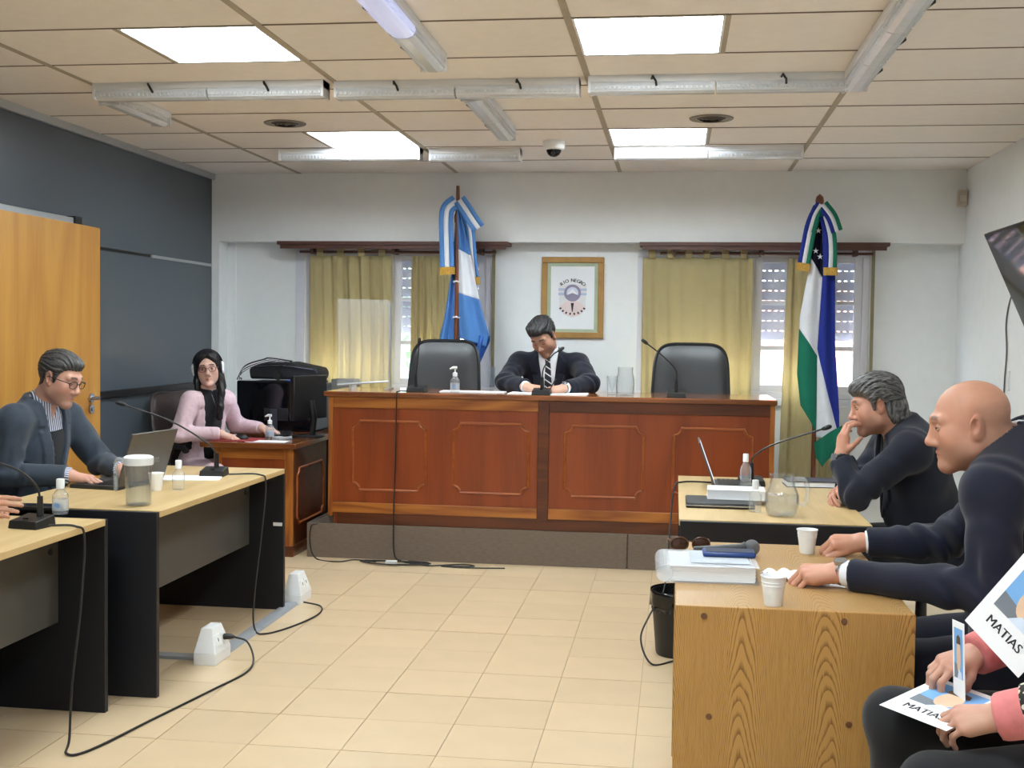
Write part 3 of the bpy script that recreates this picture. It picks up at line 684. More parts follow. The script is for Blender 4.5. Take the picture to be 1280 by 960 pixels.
tag(MB().box(2.008, 2.02, 7.56, 7.60, 1.15, 1.27).build('wall_duct', W['white'], bevel=.003), 'small white cable cover on the right wall', 'duct')
# ------------------------------------------------------------------ platform and judges' bench
pf = thing('platform', 'low brown-grey platform under the judges bench', 'platform', (-.86, 7.37, 0))
MB().box(-1.46, 1.60, .02, 1.62, 0, .215).build('deck', W['carpet'], pf, smooth=False)
MB().box(-1.475, .583, 0, .02, 0, .22).build('riser_panel', W['carpet'], pf, smooth=False, bevel=.002)
MB().box(.589, 1.60, 0, .02, 0, .22).build('riser_panel', W['carpet'], pf, smooth=False, bevel=.002)
MB().box(-1.475, -1.46, .02, 1.62, 0, .22).build('side_panel', W['carpet'], pf, smooth=False)
bn = thing('judges_bench', 'long reddish wooden judges bench with four moulded panels', 'bench', (-.795, 7.39, .22))
hb = 1.405
MB().box(-hb+.03, hb-.03, .02, .05, .0, .82).build('carcass', W['red'], bn, smooth=False)
MB().box(-hb+.03, -.05, .0, .02, .14, .75).build('panel', W['red'], bn, smooth=False)
MB().box(.02, hb-.03, .0, .02, .14, .75).build('panel', W['red'], bn, smooth=False)
MB().box(-hb+.06, hb-.02, .0, .02, 0, .075).build('base_board', W['dkred'], bn, smooth=False, bevel=.002)
MB().box(-hb+.03, -.05, -.012, .02, .075, .14).build('bottom_rail', W['trim'], bn, smooth=False, bevel=.003)
MB().box(.02, hb-.03, -.012, .02, .075, .14).build('bottom_rail', W['trim'], bn, smooth=False, bevel=.003)
MB().box(-hb+.03, -.05, -.012, .02, .75, .82).build('top_rail', W['trim'], bn, smooth=False, bevel=.003)
MB().box(.02, hb-.03, -.012, .02, .75, .82).build('top_rail', W['dkred'], bn, smooth=False, bevel=.003)
MB().box(-.05, .02, -.016, .02, .06, .82).build('centre_stile', W['dkred'], bn, smooth=False, bevel=.003)
MB().box(-hb, -hb+.03, -.012, .6, .05, .82).build('corner_post', W['trimz'], bn, smooth=False, bevel=.003)
MB().box(hb-.03, hb, -.012, .6, .05, .82).build('corner_post', W['trimz'], bn, smooth=False, bevel=.003)
MB().box(-hb-.03, hb+.012, -.03, .64, .82, .853).build('top', W['benchtop'], bn, smooth=False, bevel=.008)
def moulding(x0, x1, z0, z1, y, r=.045):
    p = []
    for cx, cz, a0, a1 in ((x0, z0, PI/2, 0), (x1, z0, PI, PI/2), (x1, z1, 1.5*PI, PI), (x0, z1, 2*PI, 1.5*PI)):
        for k in range(7):
            a = a0+(a1-a0)*k/6; p.append((cx+r*math.cos(a), y, cz+r*math.sin(a)))
    return p
for x0_, x1_ in ((-2.04, -1.563), (-1.384, -.905), (-.675, -.186), (0.0, .475)):
    MB().tube(moulding(x0_+.795, x1_+.795, .225, .667, -.002), .011, 8, True, .8).build('moulding', W['mould'], bn)
# clear acrylic guard standing on the left end of the bench
t = thing('acrylic_screen', 'clear acrylic sneeze guard on the left end of the bench', 'screen', (-2.08, 7.80, 1.073))
ac = thin('acrylic', .11, (236, 238, 238), .05)
MB().add([(-.185, .0, .03), (.17, .02, .06), (.165, .02, .60), (-.19, .0, .605)]+[(-.185, .005, .03), (.17, .025, .06), (.165, .025, .60), (-.19, .005, .605)],
         [(0, 1, 2, 3), (4, 7, 6, 5), (0, 4, 5, 1), (1, 5, 6, 2), (2, 6, 7, 3), (3, 7, 4, 0)]).build('sheet', ac, t, smooth=False)
MB().tube([(-.185, .0, .022), (.17, .02, .052)], .008, 6).build('bottom_channel', W['alu'], t)
MB().box(.165, .178, .008, .03, 0, .585).build('side_channel', W['alu'], t, smooth=False)
MB().box(-.085, -.07, -.06, .07, 0, .03).build('foot', W['alu'], t, smooth=False)
MB().box(.155, .185, -.06, .09, 0, .008).build('foot', W['alu'], t, smooth=False)

# ------------------------------------------------------------------ chairs
def office_chair(name, label, loc, rz, w=.50, top=.70, seat=.44, arms=True, m=None, group=None, gaslift=True, tilt=.12, back_h=.62):
    """faces -y locally; loc on the floor"""
    m = m or W['leather']; t = thing(name, label, 'chair', loc, rz, group)
    n = 10
    def back(y_off, s):
        def fn(u, v):
            x = (u-.5)*2; z = v
            wv = w/2*(1-.10*v)*s
            zz = seat+.06+back_h*z
            # rounded top corners
            if z > .78:
                k = (z-.78)/.22; wv *= math.sqrt(max(0, 1-.30*k**3.5))
            return (x*wv, .20+tilt*z+y_off+.035*x*x*-1, zz)
        return fn
    mb = MB()
    F = lambda u, v: back(-.035*(1-(2*u-1)**6)*(1-(2*v-1)**8), 1)(u, v)
    B = lambda u, v: back(.035*(1-(2*u-1)**6)*(1-(2*v-1)**8), 1)(1-u, v)
    # superellipse outline front and back
    def outl(u, v, sgn):
        a = 2*PI*u; r = v; e = .38
        cx = math.copysign(abs(math.cos(a))**e, math.cos(a)); cz = math.copysign(abs(math.sin(a))**e, math.sin(a))
        X = cx*r*w/2*(1-.06*(cz*r)); Zz = (cz*r*.5+.5)
        th = .042*(1-r**5)
        return (X, .20+tilt*Zz+sgn*th-.05*(X/(w/2))**2, seat+.06+back_h*Zz)
    mb.sheet(lambda u, v: outl(u, v, -1), 44, 9); mb.sheet(lambda u, v: outl(1-u, v, 1), 44, 9)
    bo = mb.build('backrest', m, t, weld=True, angle=70)
    MB().tube([outl(k/44, 1.0, 0) for k in range(44)], .012, 6, True).build('piping', m, bo)
    for s in (-1, 1): MB().tube(smooth_path([(s*w*.16, .20-.035, seat+.06+.04), (s*w*.30, .20+tilt*.35-.046, seat+.06+back_h*.30), (s*w*.44, .20+tilt*.5-.03, seat+.06+back_h*.44)]), .004, 5).build('seam', W['black'], bo)
    sm = MB(); sm.sheet(lambda u, v: ((math.copysign(abs(math.cos(2*PI*u))**.4, math.cos(2*PI*u)))*v*w/2, -.03+(math.copysign(abs(math.sin(2*PI*u))**.4, math.sin(2*PI*u)))*v*.25, seat+.05*(1-v**6)), 40, 8)
    sm.sheet(lambda u, v: ((math.copysign(abs(math.cos(2*PI*u))**.4, math.cos(2*PI*u)))*-v*w/2, -.03+(math.copysign(abs(math.sin(2*PI*u))**.4, math.sin(2*PI*u)))*v*.25, seat-.05*(1-v**6)), 40, 8)
    sm.build('seat', m, t, weld=True, angle=70)
    MB().tube(smooth_path([(0, .1, seat-.04), (0, .24, seat-.02), (0, .27, seat+.12), (0, .29, seat+.3)]), .018, 8).build('back_support', W['black'], t)
    if gaslift:
        MB().cyl((0, 0, .10), (0, 0, seat-.03), .028, .022).build('column', W['black'], t)
        for k in range(5):
            a = 2*PI*k/5+.3; c, s = math.cos(a), math.sin(a)
            lg = MB().tube([(0, 0, .11), (.27*c, .27*s, .07)], [.024, .016], 8).build('leg', W['black'], t)
            MB().cyl((.27*c-.012*s, .27*s+.012*c, .027), (.27*c+.012*s, .27*s-.012*c, .027), .027, n=14).build('castor', W['black'], lg)
    if arms:
        for s in (-1, 1):
            x = s*(w/2+.03)
            MB().tube(smooth_path([(x*.8, .02, seat-.03), (x, .0, seat+.02), (x, .02, seat+.12), (x, -.02, seat+.20)]), .016, 8).build('arm_post', W['black'], t)
            MB().tube(smooth_path([(x, .14, seat+.215), (x, .02, seat+.22), (x, -.12, seat+.225), (x, -.17, seat+.20)]), .026, 8, flat=.6).build('armrest', W['black'], t)
    return t
office_chair('office_chair', 'empty black leather chair in front of the light blue flag', (-1.605, 8.02, .22), .04, .50, arms=False, back_h=.66, seat=.46, group='empty black leather chairs at the bench')
office_chair('office_chair', 'empty black leather chair in front of the right mustard curtain', (.10, 8.02, .22), -.03, .52, arms=False, back_h=.66, seat=.46, group='empty black leather chairs at the bench')
office_chair('office_chair', 'low leather seat under the judge writing at the bench', (-.83, 8.18, .22), 0, .46, arms=False, back_h=.36, seat=.44)
brown_l = mat('dark_brown_leather', (58, 46, 42), .4, var=.1)
office_chair('office_chair', 'dark brown office chair with black arms under the woman in headphones', (-3.17, 7.66, 0), PI/2-.5, .46, back_h=.50, seat=.46, m=brown_l)
office_chair('office_chair', 'low dark chair under the man typing on the laptop', (-3.0, 5.22, 0), PI/2, .46, arms=False, back_h=.36, seat=.44, tilt=.03)
office_chair('office_chair', 'dark chair under the man resting his chin on his hand', (1.10, 5.42, 0), -PI/2, .48, arms=False, back_h=.40, seat=.44)
office_chair('office_chair', 'reddish brown chair under the bald man in the navy suit', (.98, 3.62, 0), -PI/2, .48, arms=False, back_h=.40, seat=.44, m=mat('red_brown_leather', (112, 56, 40), .45))
office_chair('office_chair', 'chair under the seated person in the pink sweater', (.96, 2.78, 0), -PI/2-.1, .48, arms=False, back_h=.40, seat=.44)
office_chair('office_chair', 'chair at the near left table just outside the frame', (-3.05, 3.75, 0), PI/2, .48, arms=False, back_h=.40, seat=.44)

# ------------------------------------------------------------------ tables
def work_table(label, loc, L=1.555, Wd=.73, sign=1, top=.74, mp=.20):
    """long axis y; the public edge is at x=0 and the table extends to x = -sign*Wd"""
    t = thing('table', label, 'table', loc, group='beech-topped tables with black end panels')
    a, b = sorted((0, -sign*Wd))
    MB().box(a, b, .028, L-.028, top-.025, top).build('tabletop', W['beech'], t, smooth=False, bevel=.002)
    for y in (0, L-.026): MB().box(a+.004, b-.004, y, y+.026, 0, top-.003).build('end_panel', W['blackpanel'], t, smooth=False, bevel=.002)
    x = -sign*mp; MB().box(x-.009, x+.009, .027, L-.027, .34, top-.027).build('modesty_panel', W['modesty'], t, smooth=False)
    for y in (.03, L-.03): MB().cyl((x+sign*.009, y+(.06 if y < .5 else -.06), .62), (x+sign*.016, y+(.06 if y < .5 else -.06), .62), .012).build('bolt', W['steel'], t)
    return t
tf = work_table('beech-topped table with black ends under the laptop and water jug', (-2.0, 4.40, 0))
MB().box(-.06, -.012, L_ := 1.526, 1.5290, .44, .458).build('sticker', W['white'], tf, smooth=False)
work_table('nearest beech-topped table with black ends at the left edge', (-2.112, 2.665, 0))
work_table('right-hand beech-topped table with black end panel before the bench', (.026, 4.645, 0), 1.52, .735, -1, mp=.35)
# oak desk
ok_ = thing('oak_desk', 'oak veneer desk with a solid end panel in the right foreground', 'desk', (.012, 3.12, 0))
MB().box(0, .61, .022, 1.0, .728, .75).build('top', W['oaktop'], ok_, smooth=False, bevel=.002)
MB().box(0, .61, 0, .022, 0, .752).build('end_panel', W['oak'], ok_, smooth=False, bevel=.002)
MB().box(0, .61, .978, 1.0, 0, .727).build('end_panel', W['oak'], ok_, smooth=False, bevel=.002)
MB().box(.25, .27, .022, .978, .2, .727).build('modesty_panel', W['oak'], ok_, smooth=False)
for x, z in ((.075, .726), (.432, .728), (.093, .46), (.45, .46)): MB().lathe([(0, 0), (.0085, 0), (.0075, .003), (0, .004)], 16).build('screw_cap', mat('brown_cap', (104, 68, 40), .5), ok_, loc=(x, 0, z), rot=(PI/2, 0, 0))
# clerk's side desk
sd = thing('clerk_desk', 'small reddish wooden desk with mouldings beside the platform', 'desk', (-2.95, 7.33, 0))
MB().box(.0, .525, .025, .76, .07, .70).build('carcass', W['dkred'], sd, smooth=False)
MB().box(.05, .475, .012, .026, .1, .63).build('front_panel', W['red'], sd, smooth=False)
MB().box(0, .05, 0, .026, .07, .70).build('stile', W['trimz'], sd, smooth=False, bevel=.002)
MB().box(.475, .53, 0, .026, .07, .70).build('stile', W['trimz'], sd, smooth=False, bevel=.002)
MB().box(.05, .475, 0, .026, .63, .70).build('rail', W['trim'], sd, smooth=False, bevel=.002)
MB().box(-.005, .535, .0, .76, 0, .07).build('base_board', W['dkred'], sd, smooth=False, bevel=.002)
MB().box(-.08, .56, -.04, .80, .70, .735).build('top', W['benchtop'], sd, smooth=False, bevel=.006)
MB().tube(moulding(.10, .43, .18, .56, .010, .03), .008, 8, True).build('moulding', W['mould'], sd)
mo = [(.527, y, z) for (x, yy, z), y in zip(moulding(.10, .68, .2, .56, 0, .04), [p[0] for p in moulding(.10, .68, .2, .56, 0, .04)])]
MB().tube(mo, .009, 8, True).build('moulding', W['mould'], sd)

# ------------------------------------------------------------------ microphones
def mic(loc, rz, label, neck, group='gooseneck conference microphones'):
    """neck: points relative to the base centre, in world axes"""
    t = thing('gooseneck_microphone', label, 'microphone', loc, group=group)
    c, s = math.cos(rz), math.sin(rz); M3 = np.array(((c, -s, 0), (s, c, 0), (0, 0, 1)))
    b = MB(); P = [(-.06, -.055), (.06, -.055), (.06, .055), (-.06, .055)]
    vs = [M3@np.array((x, y, 0)) for x, y in P]+[M3@np.array((x*.94, y*.94, .042 if y > 0 else .028)) for x, y in P]
    b.add(vs, [(3, 2, 1, 0), (4, 5, 6, 7), (0, 1, 5, 4), (1, 2, 6, 5), (2, 3, 7, 6), (3, 0, 4, 7)]).build('base', W['black'], t, smooth=False, bevel=.003)
    MB().cyl(M3@np.array((0, -.035, .034)), M3@np.array((0, -.035, .038)), .010).build('button', W['blackgloss'], t)
    n0 = np.array(neck[0]); MB().cyl((n0[0], n0[1], .03), (n0[0], n0[1], .11), .0125, .010).build('stem', W['black'], t)
    path = smooth_path([(n0[0], n0[1], .10)]+list(neck[1:]))
    MB().tube(path, .0042, 8).build('neck', W['black'], t)
    d = nrm(path[-1]-path[-2]); e = path[-1]
    MB().tube([e-d*.01, e, e+d*.012, e+d*.032, e+d*.040], [.005, .0095, .0115, .0105, .005], 12).build('capsule', W['black'], t)
    return t
mic((-1.655, 7.53, 1.073), 0, 'gooseneck microphone before the left empty chair on the bench', [(-.01, .01, 0), (.0, .01, .20), (.012, .0, .31)])
mic((-.835, 7.47, 1.073), 0, 'gooseneck microphone in front of the writing judge', [(.0, .02, 0), (.01, .02, .17), (.06, .05, .25), (.10, .07, .28)])
mic((.010, 7.50, 1.073), 0, 'gooseneck microphone before the right empty chair on the bench', [(0, .0, 0), (-.005, 0, .17), (-.08, -.01, .25), (-.19, -.02, .335)])
mic((-2.235, 5.56, .74), .1, 'gooseneck microphone at the far end of the left table', [(.0, .03, 0), (-.04, .01, .16), (-.20, -.06, .27), (-.40, -.14, .35)])
mic((-2.28, 3.97, .74), -.15, 'gooseneck microphone at the left edge of the frame', [(.02, .02, 0), (.01, .01, .15), (-.04, -.03, .21), (-.13, -.10, .255)])
mic((.375, 5.82, .74), .1, 'gooseneck microphone on the right-hand table', [(.0, .0, 0), (.01, .0, .14), (.10, .0, .20), (.33, -.03, .285)])

# ------------------------------------------------------------------ bottles, jugs, cups
gel = thinglass('sanitiser_gel', (232, 238, 242), .13)
def gel_bottle(loc, label, r=.026, h=.085, cap='flip', lab=True, rz=0, group='hand sanitiser bottles'):
    t = thing('sanitiser_bottle', label, 'bottle', loc, rz, group)
    prof = [(0, .001), (r*.92, .001), (r, .008), (r, h*.72), (r*.96, h*.80), (r*.6, h*.95), (r*.42, h), (r*.42, h+.012), (0, h+.012)]
    MB().lathe(prof, 24).build('bottle', gel, t, angle=60)
    if cap == 'flip': MB().lathe([(0, h+.004), (r*.52, h+.004), (r*.52, h+.038), (r*.45, h+.042), (0, h+.042)], 20).build('cap', W['white'], t)
    else:
        MB().lathe([(0, h+.004), (r*.5, h+.004), (r*.52, h+.026), (r*.3, h+.03), (r*.16, h+.032), (r*.16, h+.055), (0, h+.055)], 18).build('collar', W['white'], t)
        MB().tube([(.012, 0, h+.060), (-.012, 0, h+.060), (-.034, 0, h+.052)], [.009, .009, .004], 8).build('pump_head', W['white'], t)
    if lab:
        MB().lathe([(r*1.012, h*.16), (r*1.012, h*.62)], 24, cap=False).build('label', thin('bottle_label', .35, (226, 234, 242), .4) if 'bottle_label' not in MATS else MATS['bottle_label'], t)
        MB().sheet(lambda u, v: (r*1.02*math.cos(-PI/2+(u-.5)*.9), r*1.02*math.sin(-PI/2+(u-.5)*.9), h*(.28+.22*v)), 6, 2).build('label_print', mat('label_blue', (120, 150, 190), .5), t)
    return t
gel_bottle((-2.335, 4.27, .74), 'clear sanitiser bottle with white cap on the near left table', .030, .095)
gel_bottle((-2.195, 5.045, .74), 'clear sanitiser bottle beside the disposable cup on the left table', .028, .09, lab=False)
gel_bottle((.335, 4.935, .74), 'clear sanitiser bottle beside the glass jug on the right table', .026, .09, lab=False)
gel_bottle((.335, 5.62, .74), 'tall clear spray bottle behind the microphone on the right table', .026, .13, lab=False)
gel_bottle((-1.405, 7.53, 1.073), 'clear pump sanitiser bottle on the judges bench', .030, .10, 'pump')
gel_bottle((-2.675, 7.62, .735), 'pump sanitiser bottle on the clerk desk by the keyboard', .030, .095, 'pump')
def shell(prof, wall, n=32):
    """closed thin-walled vessel from an outer profile (bottom to rim)"""
    inner = [(max(r-wall, 0), z) for r, z in prof[::-1] if z > prof[0][1]+wall]
    return MB().lathe([(0, prof[0][1])]+prof+inner+[(0, prof[0][1]+wall)], n)
def jug(loc, label, kind, rz=0, water=.4):
    t = thing('water_jug', label, 'jug', loc, rz, 'water jugs')
    if kind == 'lid':
        prof = [(.046, 0), (.050, .006), (.054, .17)]; r = .05
        MB().lathe([(.0, .165), (.058, .165), (.060, .172), (.060, .196), (.05, .202), (0, .203)], 30).build('lid', W['white'], t)
        MB().box(.055, .085, -.012, .012, .178, .196).build('spout', W['clear'], t, bevel=.004)
        hp = [(-.052, 0, .18), (-.085, 0, .185), (-.094, 0, .16), (-.094, 0, .09), (-.092, 0, .06)]
    elif kind == 'belly':
        prof = [(.052, 0), (.060, .01), (.070, .05), (.068, .085), (.052, .125), (.046, .15), (.050, .168)]; r = .062
        hp = [(.05, 0, .15), (.085, 0, .148), (.10, 0, .12), (.097, 0, .06), (.075, 0, .04)]
    else:
        prof = [(.052, 0), (.056, .01), (.060, .07), (.056, .11), (.048, .15), (.050, .18)]; r = .054
        hp = None
    o = shell(prof, .0035).build('vessel', W['clear'], t, angle=60)
    if hp: MB().tube(smooth_path(hp), .009, 8).build('handle', MATS.get('clear_handle') or thinglass('clear_handle', (232, 238, 240), .22), t)
    if water:
        top = prof[-1][1]*water; wp = [(np.interp(z, [p[1] for p in prof], [p[0] for p in prof])-.0042, z) for z in np.linspace(.0045, top, 8)]
        MB().lathe([(0, .0045)]+wp+[(0, top)], 28).build('water', W['water'], t, angle=60)
    return t
jug((-2.155, 4.56, .74), 'plastic water jug with white lid on the left table', 'lid', .1, .48)
jug((.435, 4.86, .74), 'round glass water jug with handle on the right table', 'belly', .05, .5)
jug((-.315, 7.62, 1.073), 'empty glass jug on the bench beside the judge', 'plain', 0, 0)
t = thing('drinking_glass', 'tall empty glass beside the jug on the bench', 'glass', (-.40, 7.66, 1.073)); shell([(.030, 0), (.036, .12)], .003, 24).build('vessel', W['clear'], t, angle=60)
def cup(loc, label):
    t = thing('plastic_cup', label, 'cup', loc, group='white disposable cups')
    shell([(.022, 0), (.0235, .004), (.033, .078)], .0012, 28).build('body', W['cup'], t, angle=50)
    MB().tube([(.0335*math.cos(a), .0335*math.sin(a), .078) for a in np.linspace(0, 2*PI, 29)[:-1]], .0018, 6, True).build('rim', W['cup'], t)
    for z in (.055, .064): MB().tube([((.022+.011*z/.078+.0007)*math.cos(a), (.022+.011*z/.078+.0007)*math.sin(a), z) for a in np.linspace(0, 2*PI, 29)[:-1]], .0009, 5, True).build('rib', W['cup'], t)
    MB().lathe([(0, .0), (.030, 0)], 20, c=(0, 0, .06), cap=False).build('liquid', W['water'], t)
    return t
cup((-2.275, 4.99, .74), 'white disposable cup behind the lidded jug')
cup((.268, 3.175, .75), 'white disposable cup at the front edge of the oak desk')
cup((.44, 3.97, .75), 'white disposable cup beside the bald man hands')

# ------------------------------------------------------------------ computers
def laptop(loc, rz, label, ang, w=.36, d=.245, m=None):
    """keyboard towards -y, screen hinged at +y; ang = opening"""
    m = m or mat('laptop_grey', (84, 80, 76), .4, .2); t = thing('laptop', label, 'laptop', loc, rz)
    MB().box(-w/2, w/2, -d/2, d/2, .0, .018).build('base', mat('laptop_dark', (44, 43, 44), .45), t, smooth=False, bevel=.003)
    k = MB()
    for i in range(13):
        for j in range(5): k.box(-w/2+.03+i*.023, -w/2+.05+i*.023, -.02+j*.022, -.001+j*.022, .018, .020)
    o = k.build('keys', W['black'], t, smooth=False); o['kind'] = 'stuff'
    MB().box(-.05, .05, -d/2+.015, -.035, .018, .019).build('touchpad', mat('touchpad', (62, 61, 62), .35), t, smooth=False)
    c, s = math.cos(ang), math.sin(ang); Mx = np.array(((1, 0, 0), (0, c, -s), (0, s, c)))
    sc = MB(); sc.cbox(np.array((0, d/2, .014))+Mx@np.array((0, d/2, .004)), (w, d, .009), Mx); so = sc.build('lid', m, t, smooth=False, bevel=.002)
    MB().cbox(np.array((0, d/2, .014))+Mx@np.array((0, d/2, .0092)), (w*.93, d*.88, .001), Mx).build('screen', emit('laptop_screen', (170, 190, 220), .35) if 'laptop_screen' not in MATS else MATS['laptop_screen'], so, smooth=False)
    MB().cyl((-w*.35, d/2, .016), (w*.35, d/2, .016), .008).build('hinge', W['black'], t)
    return t
laptop((-2.53, 5.14, .74), -PI/2-.15, 'grey open laptop seen from behind on the left table', math.radians(72), .36, .25)
laptop((.30, 5.72, .74), PI/2, 'thin open laptop seen edge-on on the right table', math.radians(70), .31, .22)
# clerk's computer things
dk_ = .735
t = thing('monitor', 'computer monitor seen edge-on on the clerk desk', 'monitor', (-2.47, 7.82, dk_), -PI/2-.28)
MB().box(-.20, .20, -.018, .018, .12, .42).build('case', W['black'], t, bevel=.006); MB().box(-.19, .19, -.0195, -.018, .135, .41).build('screen', emit('monitor_screen', (190, 205, 235), .9), t, smooth=False)
MB().tube([(0, .03, .01), (0, .045, .12), (0, .02, .25)], .02, 8).build('neck', W['black'], t); MB().lathe([(0, 0), (.11, 0), (.11, .008), (.03, .016), (0, .016)], 24).build('foot', W['black'], t)
t = thing('keyboard', 'black keyboard under the woman hand on the clerk desk', 'keyboard', (-2.66, 7.83, dk_), -1.3)
MB().box(-.20, .20, -.065, .065, 0, .018).build('base', W['black'], t, bevel=.003); k = MB()
for i in range(17):
    for j in range(5): k.box(-.19+i*.0224, -.172+i*.0224, -.055+j*.022, -.037+j*.022, .018, .023)
o = k.build('keys', W['black'], t, smooth=False); o['kind'] = 'stuff'
tag(MB().box(-2.98, -2.70, 7.36, 7.60, dk_, dk_+.004).build('mouse_pad', mat('mouse_pad_red', (150, 48, 52), .8), bevel=.001), 'red mouse pad on the clerk desk', 'mouse pad')
t = thing('computer_mouse', 'black mouse under the woman hand', 'mouse', (-2.83, 7.50, dk_+.004)); MB().ball((0, 0, .004), (.05, .03, .028), 16, 10).build('shell', W['black'], t); MB().cyl((.02, -.003, .026), (.02, .003, .026), .006).build('wheel', W['black'], t)
tag(MB().cbox((-2.62, 7.42, dk_+.0008), (.26, .14, .0016), np.array(Matrix.Rotation(.05, 3, 'Z'))).build('paper_sheet', W['paper'], smooth=False), 'white paper sheet at the front of the clerk desk', 'paper')
t = thing('calculator', 'grey pocket phone lying beside the pump bottle', 'phone', (-2.57, 7.56, dk_), -.5); MB().box(-.035, .035, -.06, .06, 0, .022).build('case', mat('phone_grey', (168, 172, 178), .4), t, bevel=.004); MB().box(-.028, .028, .005, .05, .022, .0235).build('display', W['blackgloss'], t)
# cabinet with printer against the back
t = thing('equipment_stand', 'low dark stand carrying the printer behind the clerk', 'stand', (-2.84, 8.42, 0))
MB().box(-.33, .29, -.24, .26, .70, .735).build('top', W['dkred'], t, smooth=False)
for x in (-.31, .27):
    for y in (-.22, .24): MB().box(x-.02, x+.02, y-.02, y+.02, 0, .70).build('leg', W['black'], t, smooth=False)
t = thing('printer', 'large black printer with glossy front behind the clerk desk', 'printer', (-2.84, 8.40, .735))
MB().box(-.29, .27, -.20, .22, 0, .36).build('body', W['blackgloss'], t, bevel=.012)
MB().box(-.27, .25, -.206, -.20, .10, .35).build('front_panel', W['blackgloss'], t, bevel=.002)
MB().box(-.08, .10, -.215, -.206, .075, .165).build('tray', W['black'], t, bevel=.003)
MB().box(-.03, .02, -.22, -.206, .0, .16).build('paper_guide', mat('dark_grey_plastic', (52, 54, 60), .4), t)
MB().box(.24, .30, -.18, .20, .01, .34).build('side_panel', mat('printer_grey', (96, 98, 102), .5), t, bevel=.004)
MB().box(.14, .155, -.2072, -.206, .30, .318).build('badge', W['white'], t, smooth=False)
MB().box(.165, .225, -.2072, -.206, .304, .313).build('badge_bar', mat('badge_grey', (150, 152, 156), .4), t, smooth=False)
tag(MB().cbox((-2.66, 8.30, 1.099), (.22, .16, .006), np.array(Matrix.Rotation(.1, 3, 'Z'))).build('document_folder', mat('folder_blue', (70, 90, 170), .5)), 'blue and white folder on top of the printer', 'folder')
t = thing('equipment_bag', 'black zipped equipment bag on top of the printer', 'bag', (-2.83, 8.44, 1.103))
bmz = MB(); P = [(-.24, 0), (.27, 0), (.28, .05), (.26, .085), (.05, .125), (-.20, .115), (-.25, .07)]
bmz.prism(P, -.13, .14, 'y').build('body', mat('bag_nylon', (24, 24, 27), .7, bump=.2, bscale=60), t, bevel=.015)
MB().tube(smooth_path([(-.2, -.135, .09), (0, -.142, .10), (.24, -.138, .075)]), .004, 6).build('zip', W['steel'], t)
MB().cyl((-.02, -.15, .03), (-.02, -.19, .03), .035, .03).build('lens_barrel', W['black'], t)
for k in range(5):
    tag(MB().tube(smooth_path([(-3.10-.008*k, 8.22, 1.10), (-3.11+.01*k, 8.22, 1.14+.015*k), (-3.02+.02*k, 8.24, 1.20+.012*k), (-2.9, 8.26, 1.232+.006*k), (-2.82+.02*k, 8.28, 1.236)]), .006, 6).build('cable', W['white'] if k % 2 else W['cable']), ['lowest black', 'lowest white', 'middle black', 'upper white', 'topmost black'][k]+' cable looped over the left of the printer', 'cable', 'cables looped by the printer')
t = thing('grey_cabinet', 'narrow grey metal panel behind the monitor', 'cabinet', (-2.46, 8.62, 0)); MB().box(-.085, .09, -.02, .15, 0, 1.10).build('body', mat('cabinet_grey', (112, 112, 104), .5), t, bevel=.004); MB().box(.02, .04, -.03, -.02, .8, .95).build('handle', W['steel'], t)

# ------------------------------------------------------------------ papers, books, phones
def sheet(loc, w, d, rz, label, h=.0012, m=None, name='paper_sheet', cat='paper', group=None):
    return tag(MB().box(-w/2, w/2, -d/2, d/2, 0, h).build(name, m or W['paper'], smooth=False, loc=loc, rot=(0, 0, rz)), label, cat, group)
sheet((-1.30, 7.62, 1.073), .42, .16, .02, 'papers lying on the bench behind the pump bottle', .006)
sheet((-.80, 7.56, 1.073), .50, .26, .0, 'papers the judge is writing on', .006)
sheet((-2.30, 5.44, .74), .28, .18, .25, 'white papers beside the far microphone base', .004)
t = thing('notebook', 'dark navy hardback book on the right table by the elbow', 'book', (.66, 5.88, .74), .05)
MB().box(-.12, .12, -.085, .085, .004, .026).build('pages', W['paper'], t, smooth=False)
for z in (0, .026): MB().box(-.124, .124, -.088, .088, z, z+.004).build('cover', mat('navy_cover', (36, 40, 58), .5), t, smooth=False)
t = thing('folder', 'black zipped folder under the white box on the right table', 'folder', (.22, 5.12, .74), .0); MB().box(-.165, .12, -.13, .12, 0, .022).build('cover', mat('folder_black', (24, 24, 26), .5), t, bevel=.006); MB().tube([(-.165, -.128, .011), (.12, -.13, .011)], .003, 6).build('zip', W['steel'], t)
t = thing('book', 'thick white paperback lying on the black folder', 'book', (.26, 5.20, .762), -.02); MB().box(-.11, .13, -.08, .08, .002, .038).build('pages', W['paper'], t, smooth=False)
for z in (0, .038): MB().box(-.112, .132, -.082, .082, z, z+.002).build('cover', W['white'], t, smooth=False)
t = thing('binder', 'thick clear binder stuffed with papers on the oak desk', 'binder', (.115, 3.52, .75), .03)
for k in range(9): MB().box(-.125+.002*(k % 3), .12+.002*(k % 2), -.09, .15, .003+k*.0048, .003+k*.0048+.0042).build('page_block', W['paper'], t, smooth=False)
pl = thin('plastic_sleeve', .35, (232, 236, 242), .15)
MB().box(-.138, .132, -.10, .16, .047, .049).build('cover', pl, t, smooth=False); MB().box(-.138, .132, -.10, .16, 0, .002).build('cover', pl, t, smooth=False)
MB().tube([(-.138, -.10, .025), (-.138, .16, .025)], .024, 12).build('spine', pl, t); MB().box(-.06, .11, -.05, .145, .0492, .0500).build('grey_sheet', mat('grey_print', (178, 186, 196), .7), t, smooth=False)
t = thing('mobile_phone', 'phone in a blue case lying on the binder', 'phone', (.17, 3.60, .80), .02)
